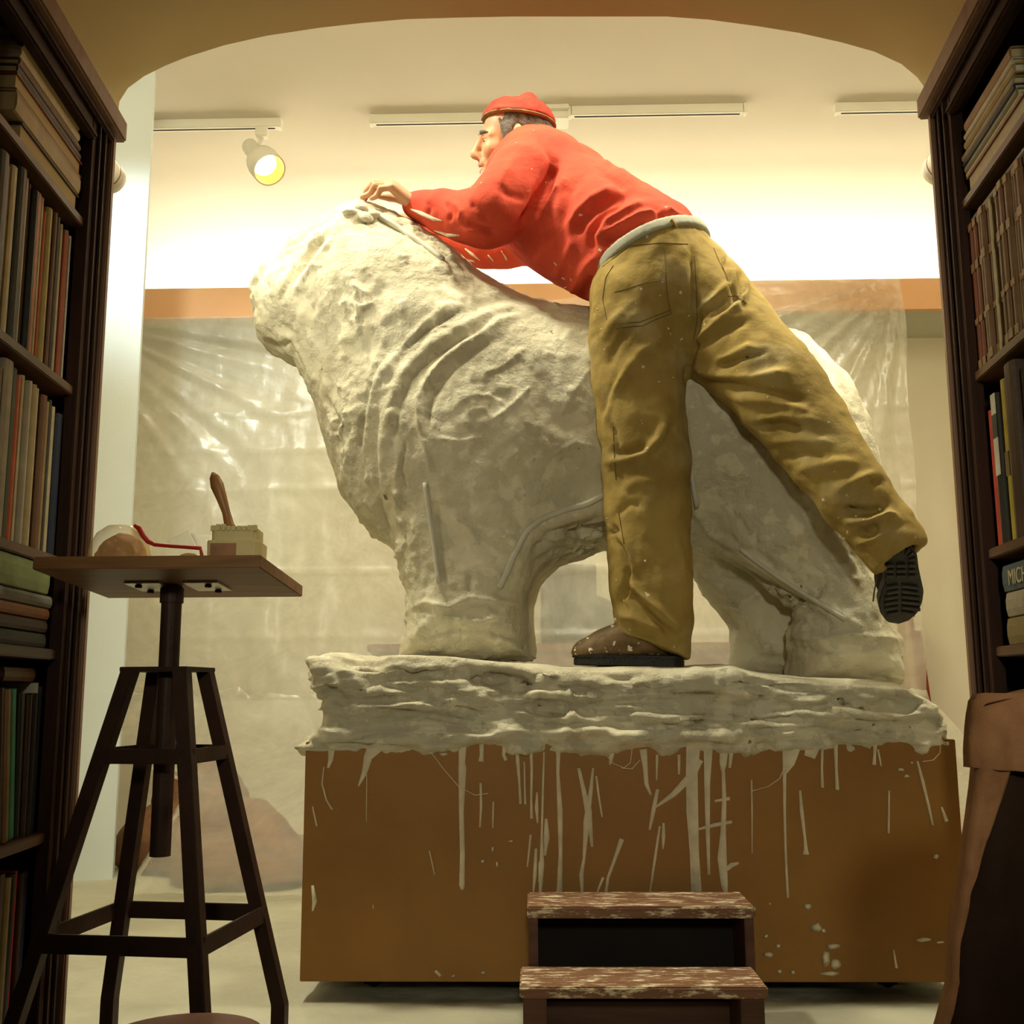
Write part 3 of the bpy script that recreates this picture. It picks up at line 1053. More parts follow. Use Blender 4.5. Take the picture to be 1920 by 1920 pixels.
# the lit spotlight
pm = at(492, 236, Y1)
t = thing('track_spotlight', 'white track spotlight with glowing bulb hanging from the left track', 'spotlight', (pm.x, Y1, ROOM_H))
MB().box(pm.x - 0.026, pm.x + 0.026, Y1 - 0.02, Y1 + 0.02, ROOM_H - 0.085, ROOM_H - 0.042).build('adapter', M['rail'], t, bevel=0.004)
hub = at(488, 266, Y1)
MB().tube([(pm.x, Y1, ROOM_H - 0.08), (pm.x, Y1, hub.z + 0.01), (hub.x - 0.004, Y1, hub.z - 0.02)], 0.0095, 10).build('stem', M['rail'], t, smooth=True)
back, front = at(467, 273, Y1 + 0.05), at(505, 318, Y1 - 0.055)
axis = (front - back).normalized()
rot = axis.to_track_quat('Z', 'Y').to_matrix().to_4x4()
ml = Matrix.Translation(back) @ rot
L = (front - back).length
prof = [(0.006, -0.010), (0.028, -0.004), (0.035, 0.006), (0.037, 0.03), (0.037, L * 0.42), (0.045, L * 0.50), (0.066, L * 0.60), (0.072, L * 0.72), (0.072, L * 1.02), (0.068, L * 1.02), (0.066, L * 0.80), (0.030, L * 0.62)]
MB().lathe(prof, ml, 32).build('housing', M['rail'], t, smooth=True)
MB().lathe([(0.0675, L * 1.015), (0.0655, L * 0.80), (0.050, L * 0.72), (0.048, L * 0.72), (0.064, L * 0.81), (0.066, L * 1.01)], ml, 32, False).build('reflector', M['lamp_inner'], t, smooth=True)
MB().lathe([(0.001, L * 0.825), (0.034, L * 0.815), (0.051, L * 0.795), (0.053, L * 0.76), (0.03, L * 0.66)], ml, 28).build('bulb', M['lamp_on'], t, smooth=True)
light('spot_beam', 'SPOT', front + axis * 0.05, 55, WARM, front + axis, spot_size=R(70), spot_blend=0.8, shadow_soft_size=0.05)

# round lamps fixed to the room side of the arch, half hidden by the bookcases
for lab, px, py in (('round white wall lamp showing behind the post of the left bookcase', 192, 318), ('round white wall lamp showing behind the post of the right bookcase', 1773, 302)):
    c = at(px, py, YA + 0.11)
    t = thing('wall_lamp', lab, 'lamp', (c.x, YA, c.z), 'round lamps on the arch wall')
    m4 = Matrix.Translation((c.x, YA, c.z)) @ Matrix.Rotation(-PI / 2, 4, 'X')
    MB().lathe([(0.02, 0.0), (0.03, 0.0), (0.03, 0.06), (0.036, 0.08), (0.036, 0.115), (0.033, 0.12), (0.033, 0.135), (0.0365, 0.14), (0.0365, 0.155), (0.03, 0.165)], m4, 28).build('drum', M['rail'], t, smooth=True)
    MB().lathe([(0.0372, 0.118), (0.0372, 0.124)], m4, 28, False).build('ring', M['case_lite'], t, smooth=True)

# ================================================================== bookcases and books
PAL = {
    'white': (0.62, 0.58, 0.46), 'cream': (0.55, 0.47, 0.28), 'sand': (0.40, 0.30, 0.13), 'tan': (0.32, 0.20, 0.085),
    'rust red': (0.34, 0.075, 0.025), 'black': (0.016, 0.014, 0.012), 'dark brown': (0.060, 0.032, 0.018), 'brown': (0.17, 0.085, 0.035),
    'olive yellow': (0.38, 0.30, 0.08), 'orange red': (0.50, 0.10, 0.025), 'orange': (0.50, 0.15, 0.035), 'pale pink': (0.50, 0.36, 0.26),
    'dark green': (0.030, 0.035, 0.018), 'navy': (0.022, 0.03, 0.06), 'grey': (0.20, 0.19, 0.15), 'grey beige': (0.33, 0.28, 0.19),
    'green': (0.03, 0.34, 0.17), 'pale green': (0.22, 0.27, 0.10), 'red': (0.62, 0.03, 0.03), 'dark grey': (0.06, 0.06, 0.05),
    'orange brown': (0.36, 0.13, 0.03), 'yellow': (0.52, 0.40, 0.06), 'red brown': (0.20, 0.055, 0.028), 'grey green': (0.20, 0.21, 0.13),
    'grey blue': (0.085, 0.105, 0.105), 'olive brown': (0.22, 0.16, 0.06), 'bright red': (0.55, 0.07, 0.035),
}
BM = {}


def bmat(c):
    if c not in BM:
        BM[c] = mat(c.replace(' ', '_') + '_book_cover', PAL[c], 0.5, 0.16, 26, 0.08, 200, 0.35)
    return BM[c]


def zat(py, Y):
    return at(960, py, Y).z


class Case:
    """u runs from the far end of the case towards the photographer, x out into the passage"""

    def __init__(self, side, px, Y0, splay):
        p = at(px, 1300, Y0)
        self.s = -1 if side == 'left' else 1
        rot = splay if side == 'left' else PI + splay
        self.m = Matrix.Translation((p.x, p.y, 0)) @ Matrix.Rotation(rot, 4, 'Z')

    def box(self, u0, u1, x0, x1, z0, z1):
        a, b = sorted((self.s * u0, self.s * u1))
        return MB().box(x0, x1, a, b, z0, z1)


def ordinal(i):
    return ['first', 'second', 'third', 'fourth', 'fifth', 'sixth', 'seventh', 'eighth', 'ninth', 'tenth', 'eleventh', 'twelfth', 'thirteenth', 'fourteenth', 'fifteenth', 'sixteenth', 'seventeenth', 'eighteenth', 'nineteenth', 'twentieth', 'twenty-first', 'twenty-second', 'twenty-third', 'twenty-fourth'][i]


def book_mesh(t, h, d, c):
    """spine at x=0 facing +x, pages behind; thickness along y, height along z"""
    cv = min(0.003, t * 0.16)
    r = min(t * 0.35, 0.006)
    prof = [(-d, 0), (-d, cv), (-0.004, cv), (-0.004, t - cv), (-d, t - cv), (-d, t), (-r, t), (-r * 0.4, t - r * 0.25), (0, t * 0.68), (0, t * 0.32), (-r * 0.4, r * 0.25), (-r, 0)]
    mb = MB()
    n = len(prof)
    vs = [(x, y, 0) for x, y in prof] + [(x, y, h) for x, y in prof]
    fs = [(i, (i + 1) % n, n + (i + 1) % n, n + i) for i in range(n)]
    for o in (0, n):
        fs += [(o + 0, o + 1, o + 2, o + 11), (o + 2, o + 3, o + 6, o + 7, o + 8, o + 9, o + 10, o + 11), (o + 3, o + 4, o + 5, o + 6)]
    mb.add(vs, fs)
    pg = MB().box(-d + 0.004, -0.0045, cv, t - cv, 0.004, h - 0.004)
    return mb, pg


def put_book(name, label, group, m, t, h, d, c, page='page', band=None):
    mb, pg = book_mesh(t, h, d, c)
    o = mb.build(name, bmat(c), None, m)
    tag(o, label, 'book', group)
    p = pg.build('pages', M[page])
    COL.objects.unlink(p)
    COL.objects.link(p)
    p.parent = o
    WM[p.name] = m
    for z0, z1, bc in (band or []):
        q = MB().box(-0.001, 0.0006, t * 0.12, t * 0.88, h * z0, h * z1).build('title_band', bmat(bc))
        q.parent = o
    return o


def art(w):
    return w


def upright(case, u0, z, specs, where, group, x=-0.035, lean=0.0, side_from='far post', skip=0):
    u = u0
    for i, sp in enumerate(specs):
        t, h, c = sp[:3]
        opt = sp[3] if len(sp) > 3 else {}
        ln = opt.get('lean', lean)
        d = opt.get('d', 0.19)
        xo = x + random.uniform(-0.008, 0.004)
        # local frame of the book: thickness away from the far end
        th = case.s * t
        base = Matrix.Translation((xo, case.s * u if case.s > 0 else case.s * u - t, z + 0.001))
        if ln:
            piv = Matrix.Translation((0, t if case.s < 0 else 0, 0)) if False else Matrix.Identity(4)
            base = base @ Matrix.Rotation(ln * (1 if case.s > 0 else -1) * -1, 4, 'X')
        adj = 'thin ' if t < 0.011 else ('thick ' if t > 0.027 else '')
        lab = f"{adj}{c} book, {ordinal(i)} from the {side_from}, {where}"
        put_book('book', opt.get('label', lab), group, case.m @ base, t, h, d, c, opt.get('page', 'page'), opt.get('band'))
        u += t / math.cos(ln) + 0.0006


def stack(case, u0, z, specs, where, group, x=-0.03):
    for i, sp in enumerate(specs):
        t, h, c = sp[:3]
        opt = sp[3] if len(sp) > 3 else {}
        uo = u0 + opt.get('du', 0)
        d = opt.get('d', 0.2)
        # lying: height of the book runs along u, thickness upwards
        b = Matrix.Identity(4)
        if case.s < 0:
            loc = Matrix.Translation((x + opt.get('dx', 0), -uo, z))
            rot = Matrix(((1, 0, 0, 0), (0, 0, -1, 0), (0, 1, 0, 0), (0, 0, 0, 1)))
        else:
            loc = Matrix.Translation((x + opt.get('dx', 0), uo + h, z))
            rot = Matrix(((1, 0, 0, 0), (0, 0, -1, 0), (0, 1, 0, 0), (0, 0, 0, 1)))
        tw = Matrix.Rotation(opt.get('tw', 0), 4, 'Z')
        m = case.m @ loc @ tw @ rot
        if opt.get('pages_out'):
            m = m @ Matrix.Translation((-d, 0, h)) @ Matrix.Rotation(PI, 4, 'Y')
        lab = opt.get('label', f"{c} book lying flat, {ordinal(i)} from bottom, {where} pile")
        put_book('book', lab, group, m, t, h, d, c, opt.get('page', 'page'), opt.get('band'))
        z += t + 0.0008


def bookcase(side, px, Y0, splay, label, zs, crown_z):
    cs = Case(side, px, Y0, splay)
    t = thing('bookcase', label, 'bookcase', matrix=cs.m, group='bookcases lining the passage')
    L = 0.66

    def part(name, m, args, bevel=0.0, parent=None):
        mb = cs.box(*args)
        return mb.build(name, M[m], parent or t, cs.m, bevel)
    part('end_panel', 'case', (0.012, 0.03, -0.27, -0.022, 0.0, crown_z - 0.05))
    part('end_panel', 'case', (L - 0.02, L, -0.27, -0.022, 0.0, crown_z - 0.05))
    part('back_panel', 'case', (0.03, L - 0.02, -0.275, -0.262, 0.0, crown_z - 0.05))
    part('post', 'case', (0.012, 0.105, -0.022, 0.0, 0.0, crown_z - 0.05), 0.002)
    part('post', 'case', (L - 0.06, L, -0.022, 0.0, 0.0, crown_z - 0.05), 0.002)
    part('bead', 'case', (0.040, 0.050, 0.0, 0.006, 0.0, crown_z - 0.05), 0.002)
    part('bead', 'case', (0.072, 0.082, 0.0, 0.006, 0.0, crown_z - 0.05), 0.002)
    part('edge_trim', 'case_lite', (-0.004, 0.014, -0.05, 0.010, 0.0, crown_z - 0.046), 0.003)
    part('top_rail', 'case', (0.105, L - 0.06, -0.022, 0.0, crown_z - 0.10, crown_z - 0.05), 0.002)
    part('top_panel', 'case', (0.012, L, -0.27, -0.0, crown_z - 0.05, crown_z - 0.03))
    part('cornice', 'case_lite', (-0.022, L, -0.05, 0.024, crown_z - 0.045, crown_z), 0.004)
    part('moulding', 'case', (0.014, L, -0.0, 0.012, crown_z - 0.062, crown_z - 0.045), 0.004)
    part('moulding', 'case', (0.105, L - 0.06, -0.012, 0.010, crown_z - 0.106, crown_z - 0.092), 0.004)
    for z in zs:
        part('shelf', 'shelf', (0.03, L - 0.02, -0.262, -0.008, z - 0.018, z), 0.002)
    part('kick_board', 'case', (0.105, L - 0.06, -0.02, -0.004, 0.0, 0.08))
    return cs, t


YE = 1.905
ZS = [zat(1562, YE), zat(1212, YE), zat(1036, YE), zat(708, YE), zat(388, YE)]
crown_l = zat(207, 2.03)
LC, _ = bookcase('left', 147, 2.03, 0.0755, 'dark wooden bookcase full of books along the left side of the passage', [0.09] + ZS, crown_l)
ZR = [zat(1562, YE), zat(1217, YE), zat(1034, YE), zat(702, YE), zat(382, YE)]
RC, _ = bookcase('right', 1829, 2.03, -0.078, 'dark wooden bookcase full of books along the right side of the passage', [0.09] + ZR, zat(189, 2.03))

U0 = 0.112
G1 = 'books in the left bookcase'
# top shelf, two flat piles
stack(LC, 0.125, ZS[4], [
    (0.034, 0.27, 'dark brown', {'pages_out': 1, 'page': 'page', 'dx': 0.0}), (0.038, 0.30, 'sand', {'du': 0.005, 'dx': 0.004}),
    (0.030, 0.31, 'red brown', {'du': -0.008, 'pages_out': 1}), (0.016, 0.30, 'dark grey', {'du': 0.0}), (0.014, 0.29, 'brown', {'du': 0.004}),
    (0.020, 0.28, 'cream', {'du': 0.012, 'page': 'page_white'}), (0.018, 0.27, 'sand', {'du': 0.014}), (0.020, 0.27, 'rust red', {'du': 0.016, 'dx': -0.01}),
], 'top left shelf', G1, x=-0.012)
hB = ZS[4] - 0.018 - ZS[3]
upright(LC, U0, ZS[3], [
    (0.008, hB * .92, 'white'), (0.012, hB * .94, 'tan'), (0.020, hB * .90, 'rust red'), (0.010, hB * .93, 'black'), (0.007, hB * .92, 'cream'), (0.012, hB * .95, 'dark brown'),
    (0.006, hB * .9, 'white'), (0.010, hB * .95, 'brown'), (0.007, hB * .93, 'grey'), (0.020, hB * .94, 'olive yellow'), (0.010, hB * .9, 'orange red'), (0.020, hB * .96, 'sand'),
    (0.026, hB * .95, 'orange'), (0.016, hB * .93, 'black'), (0.010, hB * .95, 'dark brown'), (0.018, hB * .96, 'pale pink'), (0.010, hB * .9, 'grey'), (0.026, hB * .96, 'dark green'), (0.024, hB * .93, 'cream'),
    (0.02, hB * .9, 'brown'), (0.03, hB * .93, 'dark grey'), (0.02, hB * .95, 'tan'),
], 'second left shelf', G1, x=-0.02)
hC = ZS[3] - 0.018 - ZS[2]
upright(LC, U0, ZS[2], [
    (0.022, hC * .86, 'navy'), (0.013, hC * .89, 'cream'), (0.010, hC * .92, 'dark grey'), (0.012, hC * .90, 'sand'), (0.024, hC * .92, 'red brown'), (0.014, hC * .90, 'brown'), (0.014, hC * .93, 'tan'),
    (0.010, hC * .92, 'cream'), (0.012, hC * .93, 'sand'), (0.010, hC * .94, 'white'), (0.012, hC * .93, 'grey beige'), (0.011, hC * .95, 'cream'), (0.020, hC * .93, 'orange red'),
    (0.030, hC * .95, 'dark green'), (0.034, hC * .96, 'grey beige'), (0.02, hC * .9, 'brown'), (0.03, hC * .93, 'dark brown'), (0.03, hC * .9, 'olive brown'),
], 'third left shelf', G1, x=-0.02)
stack(LC, 0.128, ZS[1], [
    (0.026, 0.26, 'black', {'du': 0.012}), (0.022, 0.27, 'dark brown', {'du': 0.010}), (0.020, 0.27, 'orange brown', {'du': 0.004}), (0.022, 0.29, 'grey', {'du': -0.006}),
    (0.052, 0.24, 'pale green', {'du': 0.020, 'dx': 0.003}),
], 'fourth left shelf', G1, x=-0.014)
hE = ZS[1] - 0.018 - ZS[0]
le = R(7)
upright(LC, U0, ZS[0], [
    (0.018, hE * .84, 'navy', {'lean': 0}), (0.007, hE * .86, 'white', {'lean': 0}), (0.018, hE * .80, 'black', {'lean': R(1)}), (0.014, hE * .79, 'dark brown', {'lean': R(2)}), (0.012, hE * .80, 'dark grey', {'lean': R(3)}),
    (0.013, hE * .80, 'dark green', {'lean': R(4)}), (0.032, hE * .82, 'green'), (0.024, hE * .82, 'tan'), (0.018, hE * .83, 'dark brown'), (0.022, hE * .86, 'olive brown'), (0.03, hE * .94, 'brown'), (0.03, hE * .9, 'tan'),
    (0.02, hE * .9, 'dark brown'), (0.02, hE * .88, 'grey beige'),
], 'fifth left shelf', G1, x=-0.02, lean=le)
stack(LC, 0.135, ZS[0] + hE * 0.868, [(0.024, 0.13, 'brown', {'label': 'small brown book lying flat on the uprights of the fifth left shelf', 'd': 0.14})], '', G1)
hF = ZS[0] - 0.018 - 0.09
upright(LC, U0, 0.09, [
    (0.03, hF * .86, 'navy'), (0.012, hF * .86, 'dark brown'), (0.024, hF * .88, 'red'), (0.024, hF * .88, 'black'), (0.018, hF * .87, 'sand'), (0.035, hF * .9, 'dark brown'), (0.03, hF * .88, 'black'),
    (0.03, hF * .86, 'brown'), (0.03, hF * .9, 'dark green'),
], 'bottom left shelf', G1, x=-0.02)

G2 = 'books in the right bookcase'
stack(RC, 0.125, ZR[4], [
    (0.034, 0.30, 'red brown', {'du': 0.004, 'pages_out': 1, 'page': 'page_white'}), (0.010, 0.28, 'cream', {'du': 0.002}), (0.016, 0.27, 'grey green', {'du': -0.004}),
    (0.010, 0.27, 'navy', {'du': -0.012}), (0.014, 0.27, 'grey beige', {'du': -0.014}), (0.018, 0.26, 'sand', {'du': 0.004, 'page': 'page_white'}), (0.012, 0.25, 'white', {'du': 0.006}), (0.022, 0.24, 'tan', {'du': 0.012}),
], 'top right shelf', G2, x=-0.012)
hR = ZR[4] - 0.018 - ZR[3]
vols = []
for i in range(13):
    vols.append((0.021, hR * 0.885, 'red brown' if i < 3 else 'brown', {'band': [(0.0, 0.06, 'tan'), (0.30, 0.34, 'tan'), (0.66, 0.72, 'tan'), (0.95, 1.0, 'tan')], 'page': 'page_white',
                'label': f"brown bound volume with pale bands, {ordinal(i)} from the far post in the matching set"}))
    if i in (2, 4, 6, 8):
        vols.append((0.006, hR * 0.88, 'cream' if i % 4 == 0 else 'grey beige', {'label': f"thin pale pamphlet between the {ordinal(i)} and {ordinal(i + 1)} volumes of the matching set"}))
upright(RC, U0, ZR[3], vols, '', G2, x=-0.012)
stack(RC, 0.125, ZR[3] + hR * 0.888, [(0.012, 0.3, 'grey', {'label': 'thin grey pamphlet lying along the tops of the matching brown volumes'})], '', G2, x=-0.016)
hY = ZR[3] - 0.018 - ZR[2]
upright(RC, U0 + 0.004, ZR[2], [
    (0.020, hY * .80, 'bright red'), (0.012, hY * .83, 'grey'), (0.008, hY * .85, 'dark grey'), (0.026, hY * .86, 'black', {'band': [(0.45, 1.0, 'white'), (0.70, 0.86, 'grey blue')], 'label': 'black book with white and blue upper spine between grey and yellow'}),
    (0.024, hY * .92, 'yellow', {'band': [(0.40, 0.55, 'olive brown')], 'label': 'yellow book with lettered spine on the third right shelf from the top'}), (0.012, hY * .9, 'olive brown'),
    (0.010, hY * .96, 'grey beige', {'d': 0.2}), (0.045, hY * .96, 'dark brown'), (0.03, hY * .9, 'black'), (0.03, hY * .88, 'brown'), (0.03, hY * .92, 'grey'),
], 'third right shelf', G2, x=-0.014)
stack(RC, 0.150, ZR[1], [
    (0.046, 0.29, 'olive brown', {'label': 'thick worn book at the bottom of the three-book pile, right bookcase'}),
    (0.042, 0.29, 'grey beige', {'du': 0.004, 'label': 'thick mottled beige book in the middle of the three-book pile'}),
    (0.046, 0.29, 'grey blue', {'du': -0.004, 'label': 'thick grey-blue book lettered MICHEL on top of the three-book pile'}),
], '', G2, x=-0.014)
upright(RC, U0 + 0.05, ZR[0], [(0.014, 0.25, 'olive brown'), (0.03, 0.22, 'dark brown'), (0.04, 0.24, 'black'), (0.03, 0.23, 'dark grey'), (0.04, 0.25, 'dark brown')], 'fifth right shelf', G2)


def lettering(text, m, size, mt, parent=None, name='lettering'):
    cu = bpy.data.curves.new(name, 'FONT')
    cu.body = text
    cu.size = size
    cu.extrude = 0.0004
    cu.materials.append(mt)
    ob = bpy.data.objects.new(name, cu)
    dg = None
    COL.objects.link(ob)
    bpy.context.view_layer.update()
    me = bpy.data.meshes.new_from_object(ob.evaluated_get(bpy.context.evaluated_depsgraph_get()))
    bpy.data.objects.remove(ob)
    me.materials.clear()
    me.materials.append(mt)
    o = bpy.data.objects.new(name, me)
    place(o, parent, m)
    return o


top_book = [o for o in bpy.data.objects if o.get('label', '').startswith('thick grey-blue book lettered')][0]
WM[top_book.name] = top_book.matrix_basis.copy()
# spine of the lying book: book z runs away from the reader's left
lm = top_book.matrix_basis @ Matrix.Translation((0.0008, 0.010, 0.29 - 0.03)) @ Matrix(((0, 0, 1, 0), (0, 1, 0, 0), (-1, 0, 0, 0), (0, 0, 0, 1)))
lettering('MICHEL', lm, 0.036, bmat('cream'), top_book)
yb = [o for o in bpy.data.objects if o.get('label', '').startswith('yellow book')][0]
WM[yb.name] = yb.matrix_basis.copy()

# ================================================================== modelling stand
SC_C = at(314, 1300, 1.88)
sm = Matrix.Translation((SC_C.x, SC_C.y, 0)) @ Matrix.Rotation(R(-7), 4, 'Z')
st = thing('modelling_stand', 'dark brown four-legged sculptor\'s stand with a square wooden top, left foreground', 'stand', matrix=sm)
zt_, zu, zl = 0.695, 0.552, 0.272
ht, hl = 0.045, 0.128
sl = (hl - ht) / (zt_ - zl)


def half_at(z):
    return ht + (zt_ - z) * sl


bw = 0.017


def leg(sx, sy):
    pts = []
    for z in (zt_, 0.115, 0.0):
        h = half_at(max(z, 0.115))
        pts.append(Vector((sx * h, sy * h, z)))
    mb = MB()
    vs = []
    for p in pts:
        for dx, dy in ((-bw, -bw), (bw, -bw), (bw, bw), (-bw, bw)):
            vs.append(p + Vector((dx * 0.72, dy * 0.72, 0)))
    fs = [(3, 2, 1, 0), (8, 9, 10, 11)]
    for k in range(2):
        for i in range(4):
            fs.append((k * 4 + i, k * 4 + (i + 1) % 4, k * 4 + 4 + (i + 1) % 4, k * 4 + 4 + i))
    mb.add([sm @ v for v in vs], fs)
    return mb


for sx, sy in ((-1, -1), (1, -1), (1, 1), (-1, 1)):
    leg(sx, sy).build('leg', M['stand'], st, bevel=0.0015)
MB().box(-ht - 0.014, ht + 0.014, -ht - 0.014, ht + 0.014, zt_ - 0.006, zt_ + 0.002, sm).build('top_plate', M['stand'], st, bevel=0.001)
for z, hh, nm in ((zu, 0.012, 'upper_brace'), (zl, 0.0145, 'lower_brace')):
    h = half_at(z)
    for k in range(4):
        r4 = sm @ Matrix.Rotation(k * PI / 2, 4, 'Z')
        MB().box(-h, h, -h - 0.012, -h - 0.006, z - hh, z + hh, r4).build(nm, M['stand'], st, bevel=0.001)
n0, n1 = at(60, 1068, 1.715), at(488, 1070, 1.715)
BZ = n0.z - 0.011
MB().tube([sm @ Vector((0, 0, 0.385)), sm @ Vector((0, 0, BZ - 0.001))], 0.0172, 20).build('post', M['stand'], st, smooth=False)
MB().tube([sm @ Vector((0, 0, BZ - 0.030)), sm @ Vector((0, 0, BZ - 0.004))], 0.0200, 20).build('collar', M['stand'], st)
# board, slightly tipped
n0, n1 = at(60, 1068, 1.715), at(488, 1070, 1.715)
bz = n0.z
tilt = R(-3.4)
bc = Vector(((n0.x + n1.x) / 2 + 0.0, 1.715, bz))
bmx = Matrix.Translation(bc) @ Matrix.Rotation(tilt, 4, 'X')
hw = (n1.x - n0.x) / 2
board = MB().box(-hw, hw, 0.0, 0.315, 0.0, 0.021, bmx).build('board', M['board'], st, bevel=0.0015)
for dx in (-0.05, 0.05):
    f = MB().box(dx - 0.03, dx + 0.03, 0.12, 0.21, -0.004, -0.0005, bmx).build('mounting_plate', M['steel'], st)
    for yy in (0.135, 0.195):
        MB().lathe([(0.006, 0.0), (0.006, 0.004), (0.003, 0.005)], bmx @ Matrix.Translation((dx * 1.2, yy, -0.009)), 10).build('bolt', M['dark'], f)


def on_board(px, dy):
    """point on top of the board below a pixel column, dy behind the front edge"""
    p = bmx @ Vector((0, dy, 0.021))
    q = at(px, 1045, p.y)
    return Vector((q.x, p.y, p.z))


# clear dome with a lump of clay in it
c = on_board(225, 0.13)
t = thing('plastic_dome', 'clear amber-tinted plastic dome tub holding pinkish clay on the stand', 'tub', c)
m4 = Matrix.Translation(c)
MB().lathe([(0.062, 0.001), (0.060, 0.008), (0.052, 0.014), (0.052, 0.024), (0.049, 0.044), (0.040, 0.062), (0.024, 0.075), (0.001, 0.079)], m4, 36, False).build('dome', M['amber'], t, smooth=True)
MB().lathe([(0.064, 0.000), (0.064, 0.010), (0.058, 0.012), (0.056, 0.004), (0.001, 0.004)], m4, 36, False).build('rim', M['clear'], t, smooth=True)
F = Field(c + Vector((-0.06, -0.06, 0)), c + Vector((0.06, 0.06, 0.09)), 0.003)
F.ell(c + Vector((0.002, 0, 0.018)), (0.043, 0.037, 0.044), 0.005)
F.half((0, 0, c.z + 0.005), (0, 0, -1))
V, Q = F.mesh()
V = relax(V, Q, 2)
V = V + vnormals(V, Q) * (0.0025 * fbm(V, 60, 2, 4))[:, None]
tag(npmesh('clay_lump', V, Q, M['clay']), 'pinkish brown lump of clay inside the clear plastic dome', 'clay')

# red framed safety glasses
g0 = on_board(256, 0.11)
t = thing('safety_glasses', 'clear safety glasses with red temple arms lying on the stand', 'glasses', g0)
Yg = g0.y
path = [at(252, 985, Yg), at(260, 990, Yg), at(268, 1004, Yg), at(277, 1015, Yg), at(290, 1021, Yg), at(320, 1024, Yg), at(350, 1026, Yg), at(376, 1028, Yg), at(378, 1040, Yg), at(379, 1046, Yg)]
MB().tube(path, [0.0032, 0.0046, 0.0046, 0.0042, 0.0036, 0.0032, 0.0032, 0.0036, 0.0030, 0.003], 8).build('temple_arm', M['red_plastic'], t, smooth=True)
p2 = [p + Vector((0.005, 0.13, 0)) for p in (at(300, 1040, Yg), at(330, 1036, Yg), at(362, 1038, Yg))]
MB().tube(p2, 0.0026, 8).build('temple_arm', M['red_plastic'], t, smooth=True)
ls = MB()
vs, fs = [], []
for i in range(13):
    a = i / 12
    yy = 0.0 + 0.13 * a
    xo = 0.018 * math.sin(PI * a)
    top = at(372 - 18 * 0, 994 + 10 * abs(a - 0.5), Yg)
    bot = at(378, 1040, Yg)
    vs += [(top.x - 0.012 + xo, Yg + yy, top.z), (bot.x + xo, Yg + yy, bot.z + 0.002)]
for i in range(12):
    fs.append((2 * i, 2 * i + 1, 2 * i + 3, 2 * i + 2))
ls.add(vs, fs)
o = ls.build('lens', M['clear'], t, smooth=True)
sm_ = o.modifiers.new('thickness', 'SOLIDIFY')
sm_.thickness = 0.002
sd = MB().add([at(310, 1015, Yg), at(352, 994, Yg), at(366, 1026, Yg), at(322, 1024, Yg)], [(0, 1, 2, 3)]).build('side_shield', M['clear'], t)
sm_ = sd.modifiers.new('thickness', 'SOLIDIFY')
sm_.thickness = 0.0015
c = on_board(353, 0.06)
F = Field(c + Vector((-0.03, -0.03, 0)), c + Vector((0.03, 0.03, 0.03)), 0.0022)
F.ell(c + Vector((0, 0, 0.006)), (0.016, 0.014, 0.010), 0.003)
F.half((0, 0, c.z + 0.0005), (0, 0, -1))
V, Q = F.mesh()
V = relax(V, Q, 2)
tag(npmesh('clay_pellet', V + vnormals(V, Q) * (0.0012 * fbm(V, 110, 2, 8))[:, None], Q, M['cork']), 'small tan clay pellet under the red glasses arm on the stand', 'clay')

# plaster tub and brush
c = on_board(445, 0.09)
t = thing('plaster_tub', 'square cream plastic tub crusted with plaster holding a paintbrush', 'tub', c)
m4 = Matrix.Translation(c) @ Matrix.Rotation(R(4), 4, 'Z')
w = 0.042


def sq(w, r=0.010, n=4):
    o = []
    for cxx, cyy, a0 in ((w - r, w - r, 0), (-w + r, w - r, 90), (-w + r, -w + r, 180), (w - r, -w + r, 270)):
        for i in range(n + 1):
            a = R(a0 + 90 * i / n)
            o.append((cxx + r * math.cos(a), cyy + r * math.sin(a)))
    return o


def loft(rings, m, close=True):
    mb = MB()
    n = len(rings[0][0])
    vs, fs = [], []
    for pts, z in rings:
        vs += [m @ Vector((x, y, z)) for x, y in pts]
    for k in range(len(rings) - 1):
        for i in range(n):
            fs.append((k * n + i, k * n + (i + 1) % n, (k + 1) * n + (i + 1) % n, (k + 1) * n + i))
    fs.append(tuple(range(n - 1, -1, -1)))
    if close:
        fs.append(tuple(range((len(rings) - 1) * n, len(rings) * n)))
    return mb.add(vs, fs)


loft([(sq(w), 0), (sq(w + 0.001), 0.034), (sq(w + 0.0005), 0.036), (sq(w - 0.005), 0.036), (sq(w - 0.005), 0.058), (sq(w - 0.008), 0.058), (sq(w - 0.008), 0.02)], m4).build('body', M['tub'], t, smooth=False)
MB().box(-w * 0.85, w * 0.15, -w - 0.0022, -w - 0.0008, 0.006, 0.031, m4).build('paper_label', M['tub_label'], t)
for k in range(9):
    a = k / 8
    px = (-w + 0.008) + 2 * (w - 0.008) * a
    MB().box(px - 0.004, px + 0.004, -w + 0.004, -w + 0.010, 0.052, 0.060 + 0.004 * random.random(), m4).build('plaster_crust', M['tub'], t, bevel=0.001)
bt = thing('paintbrush', 'wooden handled paintbrush standing in the cream plaster tub', 'paintbrush', c + Vector((0, 0, 0.01)))
Yb_ = c.y
hp = [at(437, 1000, Yb_), at(430, 985, Yb_), at(424, 960, Yb_), at(416, 935, Yb_), at(407, 910, Yb_), at(402, 895, Yb_), at(399, 886, Yb_)]
MB().tube(hp, [0.011, 0.0085, 0.0070, 0.0090, 0.0115, 0.0085, 0.0025], 12).build('handle', M['handle'], bt, smooth=True)
MB().box(-0.016, 0.016, -0.006, 0.006, 0.015, 0.052, Matrix.Translation((hp[0].x + 0.002, Yb_, c.z))).build('ferrule', M['tub'], bt, bevel=0.002)
